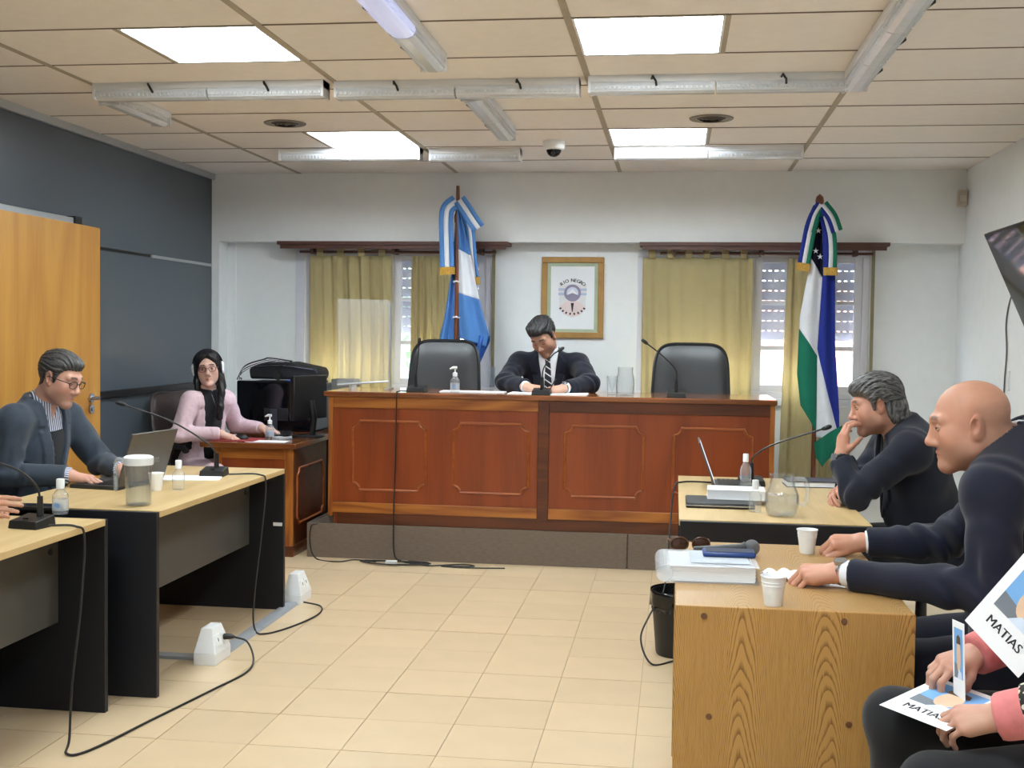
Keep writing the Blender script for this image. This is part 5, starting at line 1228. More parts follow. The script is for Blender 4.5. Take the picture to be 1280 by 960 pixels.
def person(label, sp):
    """sp holds world-space joints and clothing; returns the parent Empty"""
    J = {k: A(*v) for k, v in sp['j'].items()}; org = A(*sp['base']); t = thing('person', label, 'person', sp['base'])
    pel, nk = J['pel'], J['nk']; upv = nrm(nk-pel); side = J['shL']-J['shR']; side = nrm(side-upv*(side@upv)); fwd = np.cross(side, upv)
    T = np.stack([side, fwd, upv], 1); LT = np.linalg.norm(nk-pel); fat = sp.get('bulk', 1.0)
    loc = lambda P: (P-pel)@T; NR = sp.get('neck', .056)
    W3 = lambda s, f, u: pel+T@A(s, f, u)
    hc = A(*sp['head']); HB = basis(sp['face'], sp.get('crown', (0, 0, 1))); hs = sp.get('hscale', 1.0)
    HW = lambda P: hc+(P*hs)@HB.T
    def torso(V):
        g = fat
        V.ell(W3(0, -.005, .02), (.165*g, .125*g, .13), T, k=.05)
        V.ell(W3(0, .012+.03*(g-1), .17), (.148*g, .118*g*g, .15), T, k=.06)
        V.ell(W3(0, .004, LT-.20), (.170*g, .118*g, .17), T, k=.06)
        V.ell(W3(0, -.02, LT-.10), (.150*g, .085*g, .09), T, k=.05)
        for s in 'LR':
            sh = J['sh'+s]; tp = sp.get('trap', 0); V.cap(nk+(sh-nk)*.18-upv*(.035-tp*.6), sh-upv*.01, .055*g+tp, .058*g, k=.05)
        return V
    def arms(V, r=1.0, stop=1.0, add=0, flat=False):
        for s in 'LR':
            if s in sp.get('noarm', ''): continue
            sh, el, wr = J['sh'+s], J['el'+s], J['wr'+s]; e = el+(wr-el)*stop
            V.cap(sh, el, (.056+add)*r, (.043+add)*r, k=.03); V.cap(el, e, (.044+add)*r, (.029+add*.9)*r, k=.02, flat=flat)
        return V
    def legs(V, add=0, stop=1.0):
        for s in 'LR':
            hp, kn, an = J['hip'+s], J['kn'+s], J['an'+s]
            V.cap(hp, kn, .086*fat+add, .060+add, k=.04); V.cap(kn, kn+(an-kn)*stop, .056+add, .040+add, k=.03, flat=stop < 1)
        return V
    # body: torso, limbs and feet coarse, head and hands fine, one mesh
    V = torso(Vol()); arms(V, stop=.8); legs(V)
    V.cap(nk-upv*.05, hc-HB[:, 2]*.06*hs-HB[:, 1]*.02*hs, .055, .052, k=.03)
    parts = [V.mesh(.014)]; tints = [np.tile(lin(sp['skin']), (len(parts[0][0]), 1))]
    if sp.get('showhead', True):
        hv = head_vol(sp); nl = (nk-hc)@HB/hs; nr = sp.get('neck', .056)
        hv.cap((0, -.030, -.055), nl+A(0, 0, -.02), nr, nr*1.06, k=.03)
        hv.cap((0, .012, -.085), nl*.6+A(0, .03, 0), .03, .03, k=.03)
        lo = np.minimum(A(-.105, -.135, -.14), nl-.07); hi = np.maximum(A(.105, .145, .145), nl+.07)
        v, f = hv.mesh(sp.get('hres', .003), lo=lo, hi=hi); v = relax(v, f, 1, .3); tints.append(head_tint(v, sp)); parts.append((HW(v), f))
        eyes = sp.get('eyes', True)
        if eyes and not sp.get('closed'):
            for s in (-1, 1):
                c = HW(A(s*.0325, .0748, .0075)); eb = MB().ball(c-org, .0124*hs, 14, 10).build('eye', mat('eye_white', (224, 220, 214), .25), t)
                g = nrm(HB@A(*sp.get('gaze', (0, 1, 0)))); Q = basis(g, HB[:, 2])
                MB().ball(c-org+g*.0085*hs, (.0060*hs, .0046*hs, .0060*hs), 12, 8, Q).build('iris', mat('iris_brown', (44, 28, 22), .15), eb)
            lv = Vol()
            for s in (-1, 1):
                e0 = A(s*.0325, .0745, .0078)
                lu, ll_ = sp.get('lid', .0045), sp.get('lowlid', .0045)
                def lidf(x, y, z, e0=e0):
                    c_ = np.clip(1-((x-e0[0])/.0125)**2, -.5, 1); dz = z-e0[2]
                    return np.maximum(np.maximum(np.sqrt((x-e0[0])**2+(y-e0[1])**2+dz**2)-.0139, np.minimum(lu*c_-dz, dz+ll_*c_)), .064-y)
                lv.fn(lidf, e0-.016, e0+.016, k=.001)
                lash = [HW(A(e0[0]+dx, e0[1]+math.sqrt(max(1e-6, .0141**2-dx*dx-(lu*(1-(dx/.0125)**2))**2)), e0[2]+lu*(1-(dx/.0125)**2)))-org for dx in np.linspace(-.0115, .0115, 9)]
                MB().tube(lash, .0010*hs, 5).build('eyelashes', mat('lash', (36, 28, 26), .6), t)
            v, f = lv.mesh(.0012, lo=(-.052, .055, -.01), hi=(.052, .095, .028)); parts.append((HW(v), f)); tints.append(np.tile(A(*lin(sp['skin']))*.82, (len(v), 1)))
    for s in 'LR':
        hd = sp.get('hand'+s)
        if not hd: continue
        wr, el = J['wr'+s], J['el'+s]; d = nrm(hd['dir']); n = nrm(A(*hd['up'])-d*np.dot(d, hd['up'])); B = np.stack([np.cross(d, n), d, n], 1)
        hv = hand_vol(s, hd.get('curl', (25, 35, 20)), hd.get('spread', 4), hd.get('thumb', (40, 20, 20)), ((el-wr)*.45)@B, hd.get('scale', 1.0), hd.get('curls'))
        v, f = hv.mesh(.0028); v = relax(v, f, 1, .3); parts.append((wr+v@B.T, f))
        c = np.tile(lin(sp.get('handskin', sp['skin'])), (len(v), 1)); kn_ = np.exp(-((v[:, 1]-.09)/.016)**2)*(v[:, 2] > 0)*.35; c = c*(1-kn_[:, None]*np.array((.05, .30, .32))); tints.append(c)
    np_mesh('body', parts, skin_m, t, org, np.concatenate(tints))
    # trousers and shoes
    V = legs(Vol(), .014, .94); V.ell(W3(0, -.005, .0), (.175*fat, .135*fat, .11), T, k=.05)
    tr = lambda P, v: v-.004*wob(P, 38, 3, 1)
    np_mesh('trousers', [V.mesh(.010, post=tr)], sp['trousers'], t, org)
    for s in 'LR':
        an = J['an'+s]; kd = A(*sp['toe'])
        V = Vol().cap(an-A(0, 0, an[2]-.045)-kd*.05, an-A(0, 0, an[2]-.035)+kd*.17, .042, .030, k=.02).cap(an, an-A(0, 0, an[2]-.06), .045, .045, k=.02)
        V.fn(lambda x, y, z: z-(.006)+0*x+0*y, (-9, -9, -9), (9, 9, .006), k=.002, sub=True) if False else None
        np_mesh('shoe', [V.mesh(.008, post=lambda P, v: np.maximum(v, .004-P[:, 2]))], mat('shoe_leather', (22, 20, 20), .35), t, org)
    # shirt
    shirt_vol = torso(Vol()); co = sp.get('collar', .052)
    ncd = nrm(hc-HB[:, 2]*.06*hs-HB[:, 1]*.02*hs-nk)
    if sp.get('shirt'):
        V = torso(Vol()); V.cap(nk-upv*.03, nk+ncd*co, NR+.014, NR+.005, k=.02, flat=True)
        Vs = V
        def sp_post(P, v):
            q = loc(P)
            # open the collar as a notch in front
            dd = (P-nk)@ncd; s_ = q[:, 0]; w = np.clip((dd-.0)*.55, 0, .03)
            cut = np.maximum(np.abs(s_)-w, -(q[:, 1]-.03)); v = np.maximum(v, -cut)
            d2 = (P-(nk+ncd*(co*.5))); inner = np.linalg.norm(d2-np.outer(d2@ncd, ncd), axis=1)-(NR-.002)
            return np.where(dd > co*.35, np.maximum(v, -inner), v)
        np_mesh('shirt', [V.mesh(.006, .007, post=sp_post, lo=np.minimum(W3(-.24, -.2, .12), W3(.24, .22, LT+.09))-.12, hi=np.maximum(W3(-.24, -.2, .12), W3(.24, .22, LT+.09))+.12)], sp['shirt'], t, org)
        if sp.get('cuffs', True):
            for s in 'LR':
                if not sp.get('hand'+s): continue
                el, wr = J['el'+s], J['wr'+s]; d = wr-el; V = Vol().cap(el+d*.80, el+d*sp.get('cuffstop', 1.0), .0375, .0370, k=.01, flat=True)
                np_mesh('cuff', [V.mesh(.004)], sp.get('cuffmat', sp['shirt']), t, org)
    # jacket or sweater
    jk = sp['jacket']; V = torso(Vol()); arms(V, 1.0, jk.get('stop', .93), jk.get('sleeve', .003), True)
    if jk.get('stand', 1): V.cap(nk-upv*.05, nk+ncd*jk.get('neckh', .022), NR+.030, NR+.018, k=.03, flat=True)
    if jk.get('skirt', 1): V.ell(W3(0, -.01, -.02), (.185*fat, .14*fat, .12), T, k=.06)
    t0, t1, w1, w0 = jk.get('v') or (.16, LT+.06, .075, 0.0); infl = jk.get('infl', .016); sd = jk.get('seed', 1); fa = jk.get('fold', 1.0)
    def jp(P, v):
        q = loc(P); s_, f_, u_ = q[:, 0], q[:, 1], q[:, 2]
        # folds: long soft creases, stronger near the elbows
        e = 0
        for k_ in 'LR':
            el = J['el'+k_]; sh = J['sh'+k_]; wr = J['wr'+k_]; r = np.linalg.norm(P-el, axis=1); near = np.exp(-(r/.13)**2); ax = nrm(wr-sh)
            e = e+near*np.sin((P-el)@ax*75+2.2*np.sin(P@A(23, 31, 17))+sd)*.0065
            r2 = np.linalg.norm(P-sh, axis=1); a2 = nrm(el-sh); e = e+np.exp(-(r2/.11)**2)*np.sin((P-sh)@nrm(a2+.8*side)*60+1.5*np.sin(P@A(19, 13, 29)))*.003
        v = v-fa*e-fa*.0045*wob(P, 24, sd)
        if jk.get('v', 1) is None: return v
        w = np.interp(u_, [t0, t1], [w0, w1]); front = f_ > .0
        lw = .058*np.clip((u_-t0)/.10, 0, 1)*np.clip((t1-.02-u_)/.05+.4, 0, 1)
        ed = np.abs(s_)-w; lap = front & (ed < lw) & (ed > -.01) & (u_ > t0)
        notch = (np.abs(u_-(t1-.13)) < .009) & (ed > lw*.45)
        v = v-np.where(lap & ~notch, .0065*jk.get('lapel', 1), 0)
        op = np.maximum(np.abs(s_)-w, -(f_-.015))
        op = np.where(u_ > t0-.01, op, .05) if w0 == 0 else op
        seam = np.where((u_ < t0) & front, np.maximum(.0035-np.abs(s_-.006), 0), 0)
        v = v+seam*1.2
        v = np.maximum(v, -op)
        # hollow around the neck
        dd = (P-nk)@ncd; d2 = P-nk; rad_ = np.linalg.norm(d2-np.outer(dd, ncd), axis=1)
        return np.where(dd > -.005, np.maximum(v, NR+.007-rad_), v)
    jo = np_mesh(jk.get('name', 'jacket'), [V.mesh(jk.get('res', .007), infl, post=jp)], jk['mat'], t, org)
    t_btn = sp.get('buttons', 0)
    for i in range(t_btn):
        u = t0-.01-.09*i; lo_, hi_ = .0, .4
        for _ in range(20):
            md = (lo_+hi_)/2
            if V.at(W3(0, md, u)[None])[0] < infl: lo_ = md
            else: hi_ = md
        MB().cyl(W3(0, lo_-.002, u)-org, W3(0, lo_+.004, u)-org, .008, n=10).build('button', W['black'], t)
    if sp.get('tie'):
        def surf(s_, u):
            lo_, hi_ = .0, .3
            for _ in range(18):
                md = (lo_+hi_)/2
                if Vs.at(W3(s_, md, u)[None])[0] < .007: lo_ = md
                else: hi_ = md
            return lo_
        pts = []; us = np.linspace(LT+.022, sp.get('tieend', .16), 16)
        fsur = [surf(0, u) for u in us]
        mb = MB()
        def tf_(u, v):
            i = u*(len(us)-1); uu = np.interp(i, range(len(us)), us); ff = np.interp(i, range(len(us)), fsur)
            hw_ = .017 if u < .1 else .014+.022*u
            s_ = (v-.5)*2; return W3(s_*hw_, ff+.005+.006*(1-s_*s_)+(.006 if u < .1 else 0), uu)-org
        mb.sheet(tf_, 30, 6).build('tie', sp['tie'], t, thick=.003, angle=80)
    # hair
    if sp.get('hair'):
        kind, vol, hm, sd_, am = sp['hair']; hv = hair_vol(kind, vol, (nk-hc)@HB/hs)
        for c_, r_ in sp.get('tufts', []): hv.ell(c_, r_, k=.02)
        for pth, ra, rb in sp.get('locks', []):
            for i in range(len(pth)-1): hv.cap(pth[i], pth[i+1], ra+(rb-ra)*i/(len(pth)-1), ra+(rb-ra)*(i+1)/(len(pth)-1), k=.02)
        zy, zz = HAIRLINE[kind]
        def hp_(P, v):
            x_, y_, z_ = P[:, 0], P[:, 1], P[:, 2]-.03
            th = np.arctan2(x_, np.maximum(z_, -.02)+.03) if kind != 'long' else np.arctan2(x_, y_)
            lg = y_ if kind != 'long' else z_; wv = 3.2*np.sin(lg*34+1.3*np.sin(th*5+sd_))
            return v-am*(.55*np.sin(th*34+wv)+.35*np.sin(th*61+1.7*wv+1)+.6*wob(P, 55, sd_+1, .6, (1, .6, .8)))
        v, f = hv.mesh(.0030, post=hp_); ho = np_mesh('hair', [(HW(v), f)], hm, t, org)
        zz_ = v[:, 2]-.03; th = np.arctan2(v[:, 0], np.maximum(zz_, -.02)+.03) if kind != 'long' else np.arctan2(v[:, 0], v[:, 1]); lg = v[:, 1] if kind != 'long' else v[:, 2]
        fa_ = ho.data.attributes.new('flow', 'FLOAT_VECTOR', 'POINT'); fa_.data.foreach_set('vector', np.stack([th*.09, lg*.16+.004*np.sin(th*20), zz_*.1], -1).ravel().astype(np.float32))
    # spectacles
    if sp.get('glasses'):
        gm = sp['glasses']; g = MB(); hw2 = lambda p: HW(A(*p))-org
        for s in (-1, 1):
            ring = [hw2((s*.034+.0235*math.copysign(abs(math.cos(a))**.7, math.cos(a)), .099-.006*abs(math.cos(a))*(1 if s*math.cos(a) > 0 else 0), .006+.0165*math.copysign(abs(math.sin(a))**.7, math.sin(a)))) for a in np.linspace(0, 2*PI, 25)[:-1]]
            g.tube(ring, .0019, 6, True); g.tube([hw2((s*.058, .092, .012)), hw2((s*.079, .02, .012)), hw2((s*.081, -.012, .010)), hw2((s*.080, -.025, -.006))], .0021, 6)
        g.tube([hw2((-.010, .1, .010)), hw2((0, .104, .013)), hw2((.010, .1, .010))], .0019, 6)
        g.build('glasses', gm, t)
    # wristwatch
    if sp.get('watch'):
        s = sp['watch']; el, wr = J['el'+s], J['wr'+s]; d = nrm(wr-el); c = wr-d*sp.get('watchback', .012); u = nrm(np.cross(d, (0, 0, 1))); w = np.cross(u, d)
        wm = MB().tube([c+(u*math.cos(a)+w*math.sin(a))*.031-org for a in np.linspace(0, 2*PI, 21)[:-1]], .0055, 6, True).build('watch', W['steel'], t)
        hdn = nrm(A(*sp['hand'+s]['up'])); hdn = nrm(hdn-d*(hdn@d)); MB().cyl(c+hdn*.027-org, c+hdn*.039-org, .019, n=18).build('dial', W['steel'], wm)
    return t, dict(W3=W3, HW=HW, org=org, LT=LT, T=T, V=V, infl=infl, J=J)
navy = fabric('navy_suit', (25, 29, 46)); navy2 = fabric('dark_navy_suit', (20, 23, 37)); slate = fabric('slate_suit', (56, 65, 77)); chino = fabric('dark_trousers', (28, 29, 34))
charcoal = fabric('charcoal_suit', (27, 31, 45))
wshirt = fabric('white_shirt', (232, 234, 240), .7, .02, .05)
# ---- the judge, writing at the bench
jd, K = person('man in a dark navy suit and striped tie writing at the bench', dict(
    base=(-.86, 8.15, .22), skin=(184, 139, 117), handskin=(201, 156, 135), beard=.35, closed=True, hres=.003,
    j=dict(pel=(-.84, 8.26, .78), nk=(-.855, 8.07, 1.315), shL=(-.655, 8.06, 1.262), shR=(-1.055, 8.06, 1.262), elL=(-.555, 7.83, 1.135), elR=(-1.125, 7.86, 1.135),
           wrL=(-.705, 7.62, 1.112), wrR=(-.955, 7.66, 1.112), hipL=(-.75, 8.24, .76), hipR=(-.93, 8.24, .76), knL=(-.72, 7.83, .74), knR=(-.96, 7.83, .74), anL=(-.72, 7.90, .30), anR=(-.96, 7.90, .30)),
    head=(-.885, 7.975, 1.435), face=(-.22, -.78, -.62), crown=(-.30, -.45, .85), toe=(0, -1, 0),
    handL=dict(dir=(-.85, -.35, -.12), up=(.0, -.35, 1), curl=(38, 50, 30), thumb=(25, 25, 20)), handR=dict(dir=(.9, -.25, -.12), up=(0, -.4, 1), curl=(35, 45, 25), thumb=(30, 25, 20)),
    shirt=wshirt, trousers=navy2, jacket=dict(mat=navy2, v=(.17, .60, .070, 0), seed=2, stop=.86), cuffstop=.99, watch='L', watchback=.0,
    tie=stripes('judge_tie', (30, 33, 44), (226, 226, 224), 26, (.55, 0, .83), .80), tieend=.2,
    hair=('short', 1.5, hairmat('dark_hair', (22, 21, 23), (74, 72, 74), .5), 4, .0035), tufts=[((0, .062, .098), (.055, .035, .024)), ((.02, .03, .118), (.05, .05, .02))], brow=(34, 28, 28)))
pen = thing('pen', 'pen in the hand of the man writing at the bench', 'pen', (-.79, 7.575, 1.085)); MB().tube([(-.012, -.03, -.004), (.03, .03, .085)], [.0025, .0045], 8).build('barrel', W['black'], pen)
# ---- woman in headphones at the clerk desk
hairb = hairmat('black_hair', (14, 12, 14), (44, 38, 40), .5)
wo, K = person('woman in a pale pink jacket and white headphones at the clerk desk', dict(
    base=(-3.14, 7.62, 0), skin=(212, 172, 156), hscale=.94, nose=.85, lid=.0055, lipc=.8, gaze=(.02, 1, -.02), brow=(40, 30, 30), neck=.046, fat=.94, hres=.0028,
    j=dict(pel=(-3.17, 7.66, .56), nk=(-3.10, 7.59, 1.055), shL=(-3.015, 7.70, .985), shR=(-3.165, 7.46, .985), elL=(-2.99, 7.84, .80), elR=(-3.20, 7.36, .775),
           wrL=(-2.775, 7.74, .795), wrR=(-2.945, 7.44, .775), hipL=(-3.10, 7.72, .52), hipR=(-3.19, 7.58, .52), knL=(-2.80, 7.55, .52), knR=(-2.92, 7.28, .52), anL=(-2.86, 7.50, .09), anR=(-2.95, 7.25, .09)),
    bulk=.80, head=(-3.085, 7.565, 1.195), face=(.33, -.94, -.06), crown=(-.10, .0, 1), toe=(.7, -.7, 0),
    handR=dict(dir=(.95, .12, -.25), up=(0, -.1, 1), curl=(18, 28, 18), thumb=(35, 20, 10), scale=.9), handL=dict(dir=(.95, .05, -.15), up=(0, 0, 1), curl=(20, 35, 20), scale=.9),
    shirt=fabric('black_top', (30, 30, 33)), collar=.002, cuffs=False, trousers=fabric('pink_trousers', (206, 178, 187)), jacket=dict(mat=fabric('pink_jacket', (216, 188, 196)), v=(.02, .53, .075, .05), seed=5, stop=.93, infl=.008, lapel=.6, stand=0, fold=.7),
    hair=('long', 1.25, hairb, 9, .0022), locks=[([(-.076, -.01, .03), (-.082, .015, -.08), (-.080, .06, -.17), (-.06, .09, -.27), (-.05, .09, -.34)], .022, .024), ([(.076, -.01, .03), (.084, .01, -.08), (.082, .045, -.15)], .022, .020), ([(0, -.10, .0), (0, -.11, -.12), (0, -.10, -.22)], .06, .05), ([(-.05, -.08, .0), (-.07, -.07, -.14)], .05, .04), ([(.05, -.08, .0), (.07, -.07, -.14)], .05, .04)],
    glasses=mat('red_frame', (96, 44, 46), .35)))
HWf, og = K['HW'], K['org']
hp = lambda p: HWf(A(*p))-og
hb_ = MB().tube([hp((.100*math.cos(a), -.012, .030+.108*math.sin(a))) for a in np.linspace(0, PI, 20)], .010, 8, flat=.6).build('headphones', W['black'], wo)
for s in (-1, 1):
    Q = np.array(basis(K['HW'](A(0, 1., 0))-K['HW'](A(0, 0, 0)), K['HW'](A(0, 0, 1.))-K['HW'](A(0, 0, 0))))
    MB().ball(hp((s*.098, -.008, .002)), (.018, .034, .044), 18, 12, Q).build('ear_cup', W['white'], hb_); MB().ball(hp((s*.088, -.008, .002)), (.018, .040, .050), 18, 12, Q).build('ear_pad', W['black'], hb_)
MB().tube(smooth_path([K['W3'](.03, .09, .50)-og, K['W3'](.012, .125, .42)-og, K['W3'](0, .135, .38)-og, K['W3'](-.012, .125, .42)-og, K['W3'](-.03, .09, .50)-og]), .0015, 5).build('necklace', W['steel'], wo)
# ---- man typing at the left table
gr_hair = hairmat('greying_hair', (34, 32, 32), (112, 110, 108), .5)
lm, K = person('man in a slate grey suit and glasses typing on the laptop', dict(
    base=(-3.0, 5.22, 0), skin=(201, 152, 132), beard=.25, nose=1.0, lid=.0005, gaze=(.0, .9, -.5), brow=(44, 36, 34), hres=.0026,
    j=dict(pel=(-3.055, 5.25, .56), nk=(-2.955, 5.215, 1.095), shR=(-2.965, 5.01, 1.030), shL=(-2.935, 5.42, 1.030), elR=(-2.985, 4.985, .79), elL=(-2.80, 5.50, .80),
           wrR=(-2.705, 5.03, .790), wrL=(-2.60, 5.32, .790), hipR=(-3.03, 5.13, .52), hipL=(-3.0, 5.33, .52), knR=(-2.60, 5.10, .52), knL=(-2.58, 5.36, .52), anR=(-2.64, 5.08, .09), anL=(-2.64, 5.36, .09)),
    head=(-2.838, 5.195, 1.218), face=(.93, -.12, -.34), crown=(.30, 0, .95), toe=(1, 0, 0),
    handR=dict(dir=(.97, .18, -.14), up=(.05, 0, 1), curl=(22, 38, 22), thumb=(30, 25, 15)), handL=dict(dir=(.9, -.35, -.15), up=(0, 0, 1), curl=(22, 38, 22)),
    shirt=stripes('striped_shirt', (212, 216, 230), (74, 80, 110), 95, (.75, .65, .1), .5), cuffmat=stripes('striped_cuff', (222, 226, 238), (84, 90, 120), 110, (0, .55, .84), .5), trousers=chino,
    jacket=dict(mat=slate, v=(.12, .59, .085, .0), seed=8, stop=.90, fold=1.1), cuffstop=1.02, glasses=W['black'],
    hair=('short', 1.05, gr_hair, 12, .003), tufts=[((0, .044, .096), (.05, .036, .017))]))
J_ = K
vs_ = Vol(); tors = K['V']
# dark pullover filling the jacket opening below the shirt collar
pul = Vol(); W3 = K['W3']; LT = K['LT']
pul.ell(W3(0, .012, .17), (.148, .118, .15), K['T'], k=.06).ell(W3(0, .004, LT-.20), (.170, .118, .17), K['T'], k=.06)
np_mesh('pullover', [pul.mesh(.007, .012, post=lambda P, v: np.maximum(v, ((P-K['org']-(W3(0, 0, 0)-K['org']))@K['T'])[:, 2]-(LT-.10)+1.2*np.maximum(0, .07-np.abs(((P-W3(0, 0, 0))@K['T'])[:, 0]))*0))], fabric('black_pullover', (26, 28, 34)), lm, K['org'])
# ---- man resting his face on his hand
bk, K = person('grey-haired man in a charcoal suit resting his face on his hand', dict(
    base=(1.08, 5.40, 0), skin=(193, 141, 119), beard=.25, fat=1.08, nose=1.0, lid=.0035, gaze=(0, 1, -.1), brow=(70, 62, 58), hres=.0028,
    j=dict(pel=(1.14, 5.42, .57), nk=(.985, 5.30, 1.075), shL=(.985, 5.105, 1.005), shR=(.97, 5.52, 1.005), elL=(.765, 5.13, .795), elR=(.84, 5.52, .80),
           wrL=(.712, 5.228, .950), wrR=(.735, 5.31, .795), hipL=(1.10, 5.30, .53), hipR=(1.10, 5.52, .53), knL=(.68, 5.25, .53), knR=(.68, 5.52, .53), anL=(.72, 5.25, .09), anR=(.72, 5.52, .09)),
    bulk=1.13, trap=.012, head=(.858, 5.285, 1.165), face=(-.97, -.02, -.20), crown=(-.16, .05, .98), toe=(-1, 0, 0),
    handL=dict(dir=(.06, .10, .98), up=(-.93, -.33, .1), curls=[(18, 42, 28), (20, 44, 28), (22, 46, 28), (24, 46, 28)], thumb=(50, 18, 12), spread=4), handR=dict(dir=(-.55, -.83, -.05), up=(-.6, .3, .72), curl=(30, 34, 22), thumb=(30, 10, 15)),
    shirt=fabric('black_shirt', (22, 22, 26)), cuffstop=.97, trousers=chino, jacket=dict(mat=charcoal, v=(.16, .56, .06, 0), seed=14, stop=.80, fold=1.5), watch='L', watchback=.004,
    hair=('mop', 1.75, hairmat('grey_wavy_hair', (34, 34, 36), (150, 148, 146), .42), 21, .0045), tufts=[((0, -.10, -.02), (.06, .035, .05)), ((0, .05, .092), (.055, .04, .026))]))
# ---- bald man at the oak desk
bd, K = person('bald man in a navy suit with hands on the oak desk', dict(
    base=(.98, 3.60, 0), skin=(195, 143, 119), beard=.20, scalp=.30, fat=1.10, nose=.92, lid=.0040, gaze=(0, 1, -.05), brow=(112, 88, 74), neck=.070, hres=.0024, hscale=1.03,
    j=dict(pel=(1.06, 3.62, .57), nk=(.985, 3.49, 1.160), shL=(.845, 3.265, 1.065), shR=(1.07, 3.70, 1.06), elL=(.83, 3.20, .800), elR=(.86, 3.93, .815),
           wrL=(.470, 3.43, .795), wrR=(.615, 3.96, .795), hipL=(1.02, 3.50, .53), hipR=(1.02, 3.72, .53), knL=(.68, 3.45, .53), knR=(.68, 3.72, .53), anL=(.80, 3.42, .09), anR=(.80, 3.72, .09)),
    bulk=1.18, trap=.025, head=(.815, 3.455, 1.218), face=(-.975, .10, -.18), crown=(-.17, 0, .985), toe=(-1, 0, 0),
    handL=dict(dir=(-.95, .10, -.06), up=(-.05, -.25, 1), curl=(48, 55, 30), thumb=(28, 22, 18), scale=1.06), handR=dict(dir=(-.97, -.06, .02), up=(0, -.30, 1), curl=(50, 60, 30), thumb=(22, 15, 15), scale=1.04),
    shirt=wshirt, trousers=navy2, jacket=dict(mat=navy, v=(.16, .58, .055, 0), seed=31, stop=.88, res=.006, fold=1.7, neckh=.034), cuffstop=.965, watch='L', watchback=.008))
# ---- person in pink at the right edge
leop = mat('leopard_band', (190, 176, 150), .8); nt = leop.node_tree
vr = nt.nodes.new('ShaderNodeTexVoronoi'); vr.inputs['Scale'].default_value = 70; tcn = nt.nodes.new('ShaderNodeTexCoord'); nt.links.new(tcn.outputs['Object'], vr.inputs['Vector'])
rpn = nt.nodes.new('ShaderNodeValToRGB'); rpn.color_ramp.interpolation = 'CONSTANT'; rpn.color_ramp.elements[0].color = (*lin((206, 198, 180)), 1); rpn.color_ramp.elements[1].position = .42; rpn.color_ramp.elements[1].color = (*lin((30, 28, 26)), 1)
nt.links.new(vr.outputs['Distance'], rpn.inputs[0]); nt.links.new(rpn.outputs[0], nt.nodes['Principled BSDF'].inputs['Base Color'])
pinkm = fabric('salmon_sweater', (214, 126, 126))
pk_, K = person('person in a salmon pink sweater holding printed sheets at the right edge', dict(
    base=(.96, 2.75, 0), skin=(193, 148, 128), hair=('short', 1.3, hairb, 40, .003), hres=.004, eyes=False, closed=True,
    j=dict(pel=(.99, 2.78, .57), nk=(.93, 2.78, 1.08), shL=(.94, 2.58, 1.0), shR=(.93, 2.98, 1.0), elL=(.96, 2.53, .755), elR=(.93, 3.02, .78),
           wrL=(.705, 2.64, .650), wrR=(.715, 2.90, .715), hipL=(1.03, 2.68, .51), hipR=(1.03, 2.89, .53), knL=(.575, 2.64, .485), knR=(.535, 2.88, .555), anL=(.60, 2.66, .09), anR=(.58, 2.88, .09)),
    head=(.93, 2.77, 1.27), face=(-1, 0, -.1), crown=(0, 0, 1), toe=(-1, 0, 0), trousers=fabric('black_leggings', (26, 27, 31)),
    handL=dict(dir=(-.90, .30, -.22), up=(-.25, -.45, .85), curl=(30, 45, 25), thumb=(35, 20, 15), scale=.95), handR=dict(dir=(-.80, -.35, -.18), up=(-.3, -.35, .9), curl=(35, 50, 30), thumb=(40, 25, 20), scale=.95),
    jacket=dict(mat=pinkm, v=None, name='sweater', seed=44, stop=.96, infl=.014, sleeve=.008)))
og = K['org']; Jp = K['J']
for s in 'LR':
    el, wr = Jp['el'+s], Jp['wr'+s]; d = wr-el
    V = Vol().cap(el+d*.84, el+d*1.0, .050, .042, k=.01, flat=True)
    np_mesh('knit_cuff', [V.mesh(.004, post=lambda P, v: v-.0015*np.sin(np.arctan2((P-wr)[:, 2], (P-wr)[:, 1])*40))], pinkm, pk_, og)
el, wr = Jp['elL'], Jp['wrL']; d = wr-el
V = Vol().cap(el+d*.44, el+d*.80, .0670, .0580, k=.01, flat=True)
np_mesh('print_band', [V.mesh(.004, post=lambda P, v: np.maximum(v, (P-(el+d*.44))@nrm(d)*-1))], leop, pk_, og)
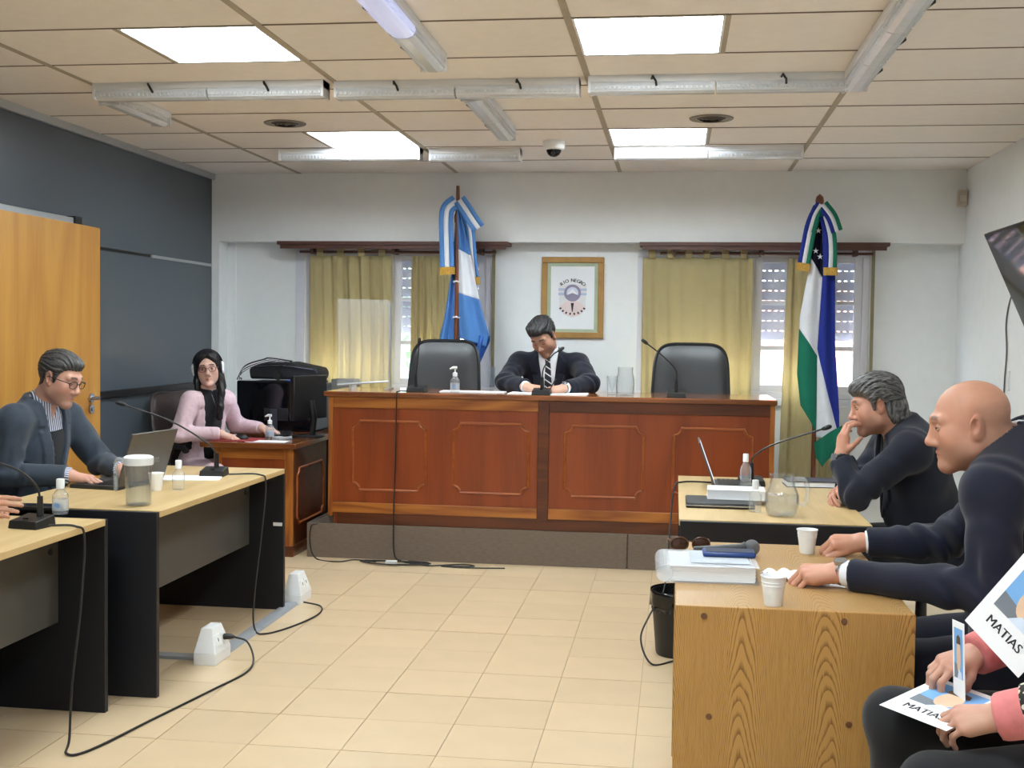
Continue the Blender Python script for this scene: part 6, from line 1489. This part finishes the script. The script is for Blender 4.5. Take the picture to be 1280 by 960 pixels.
# printed sheets
def flyer(name, label, c, ux, uz, w, h, word, fold=None, wordpos=-.30):
    """sheet centred at c; ux = reading direction, uz = up on the page"""
    ux = nrm(ux); uz = nrm(np.asarray(uz)-ux*np.dot(ux, uz)); n = np.cross(ux, uz); M4 = Matrix(((ux[0], uz[0], n[0], 0), (ux[1], uz[1], n[1], 0), (ux[2], uz[2], n[2], 0), (0, 0, 0, 1)))
    t = thing(name, label, 'paper', c)
    def bx(a0, a1, b0, b1, z0, z1, nm, m):
        vs = [np.array(M4)[:3, :3]@A(x, y, z) for x, y, z in ((a0, b0, z0), (a1, b0, z0), (a1, b1, z0), (a0, b1, z0), (a0, b0, z1), (a1, b0, z1), (a1, b1, z1), (a0, b1, z1))]
        return MB().add(vs, [(0, 3, 2, 1), (4, 5, 6, 7), (0, 1, 5, 4), (1, 2, 6, 5), (2, 3, 7, 6), (3, 0, 4, 7)]).build(nm, m, t, smooth=False)
    bx(-w/2, w/2, -h/2, h/2, -.0006, 0, 'sheet', W['paper'])
    lettering(word, 'lettering', W['ink'], t, M4 @ Matrix.Translation((0, h*wordpos, .0008)), w*.175, .0007)
    def poly(pts, nm, m, z):
        vs = [np.array(M4)[:3, :3]@A(x*w, y*h, z) for x, y in pts]; MB().add(vs, [tuple(range(len(pts)))]).build(nm, m, t, smooth=False)
    poly([(-.36, -.16), (.36, -.16), (.36, .42), (-.36, .42)], 'photo_ground', mat('photo_blue', (118, 172, 226), .6), .0003)
    poly([(-.36, -.16), (.0, -.16), (-.02, -.02), (-.36, .02)], 'photo_shade', mat('photo_grey', (116, 124, 134), .6), .0005)
    poly([(.17*math.cos(a)+.02, .10+.19*math.sin(a)) for a in np.linspace(0, 2*PI, 22)[:-1]], 'photo_face', mat('photo_skin', (224, 190, 160), .6), .0007)
    poly([(-.16, .24), (.20, .24), (.17, .32), (.02, .35), (-.13, .32)], 'photo_hair', mat('photo_hair', (90, 70, 56), .6), .0009)
    poly([(-.10, -.16), (.30, -.16), (.24, -.08), (.03, -.05)], 'photo_shirt', mat('photo_shirt', (210, 222, 240), .6), .0009)
    return t
flyer('printed_sheet', 'printed sheet with a portrait lying open on the dark lap', (.615, 2.775, .632), (.66, -.75, -.05), (.72, .66, .15), .18, .21, 'MATIAS')
flyer('printed_sheet', 'printed sheet with a portrait pinned on the pink sweater', (.765, 2.70, .865), (.52, -.62, -.56), (.42, -.20, .95), .17, .23, 'MATIAS')
flyer('printed_sheet', 'folded printed sheet held upright between both hands', (.655, 2.80, .715), (.30, -.95, .0), (-.05, .0, 1), .05, .20, '')
# ---- person at the near left table, only the fingers reach into the frame
person('person at the left edge whose fingers rest above the near table', dict(
    base=(-3.05, 3.75, 0), skin=(196, 148, 124), hair=('short', 1.2, hairb, 50, .003), hres=.004, eyes=False, closed=True,
    j=dict(pel=(-3.08, 3.78, .57), nk=(-2.99, 3.78, 1.09), shR=(-2.98, 3.58, 1.02), shL=(-2.97, 3.98, 1.02), elR=(-2.82, 3.80, .80), elL=(-2.80, 4.10, .80),
           wrR=(-2.535, 3.99, .815), wrL=(-2.62, 4.20, .80), hipR=(-3.05, 3.68, .53), hipL=(-3.05, 3.88, .53), knR=(-2.62, 3.66, .53), knL=(-2.62, 3.90, .53), anR=(-2.66, 3.66, .09), anL=(-2.66, 3.90, .09)),
    head=(-2.90, 3.78, 1.24), face=(1, 0, -.15), crown=(.1, 0, 1), toe=(1, 0, 0), trousers=chino,
    handR=dict(dir=(1, .03, -.04), up=(0, -.92, .38), curls=[(6, 14, 8), (8, 14, 8), (10, 16, 10), (16, 24, 14)], thumb=(20, 30, 10), spread=2), handL=dict(dir=(.9, -.4, -.1), up=(0, 0, 1), curl=(25, 40, 25)),
    shirt=wshirt, jacket=dict(mat=charcoal, v=(.16, .58, .06, 0), seed=61, stop=.88)))
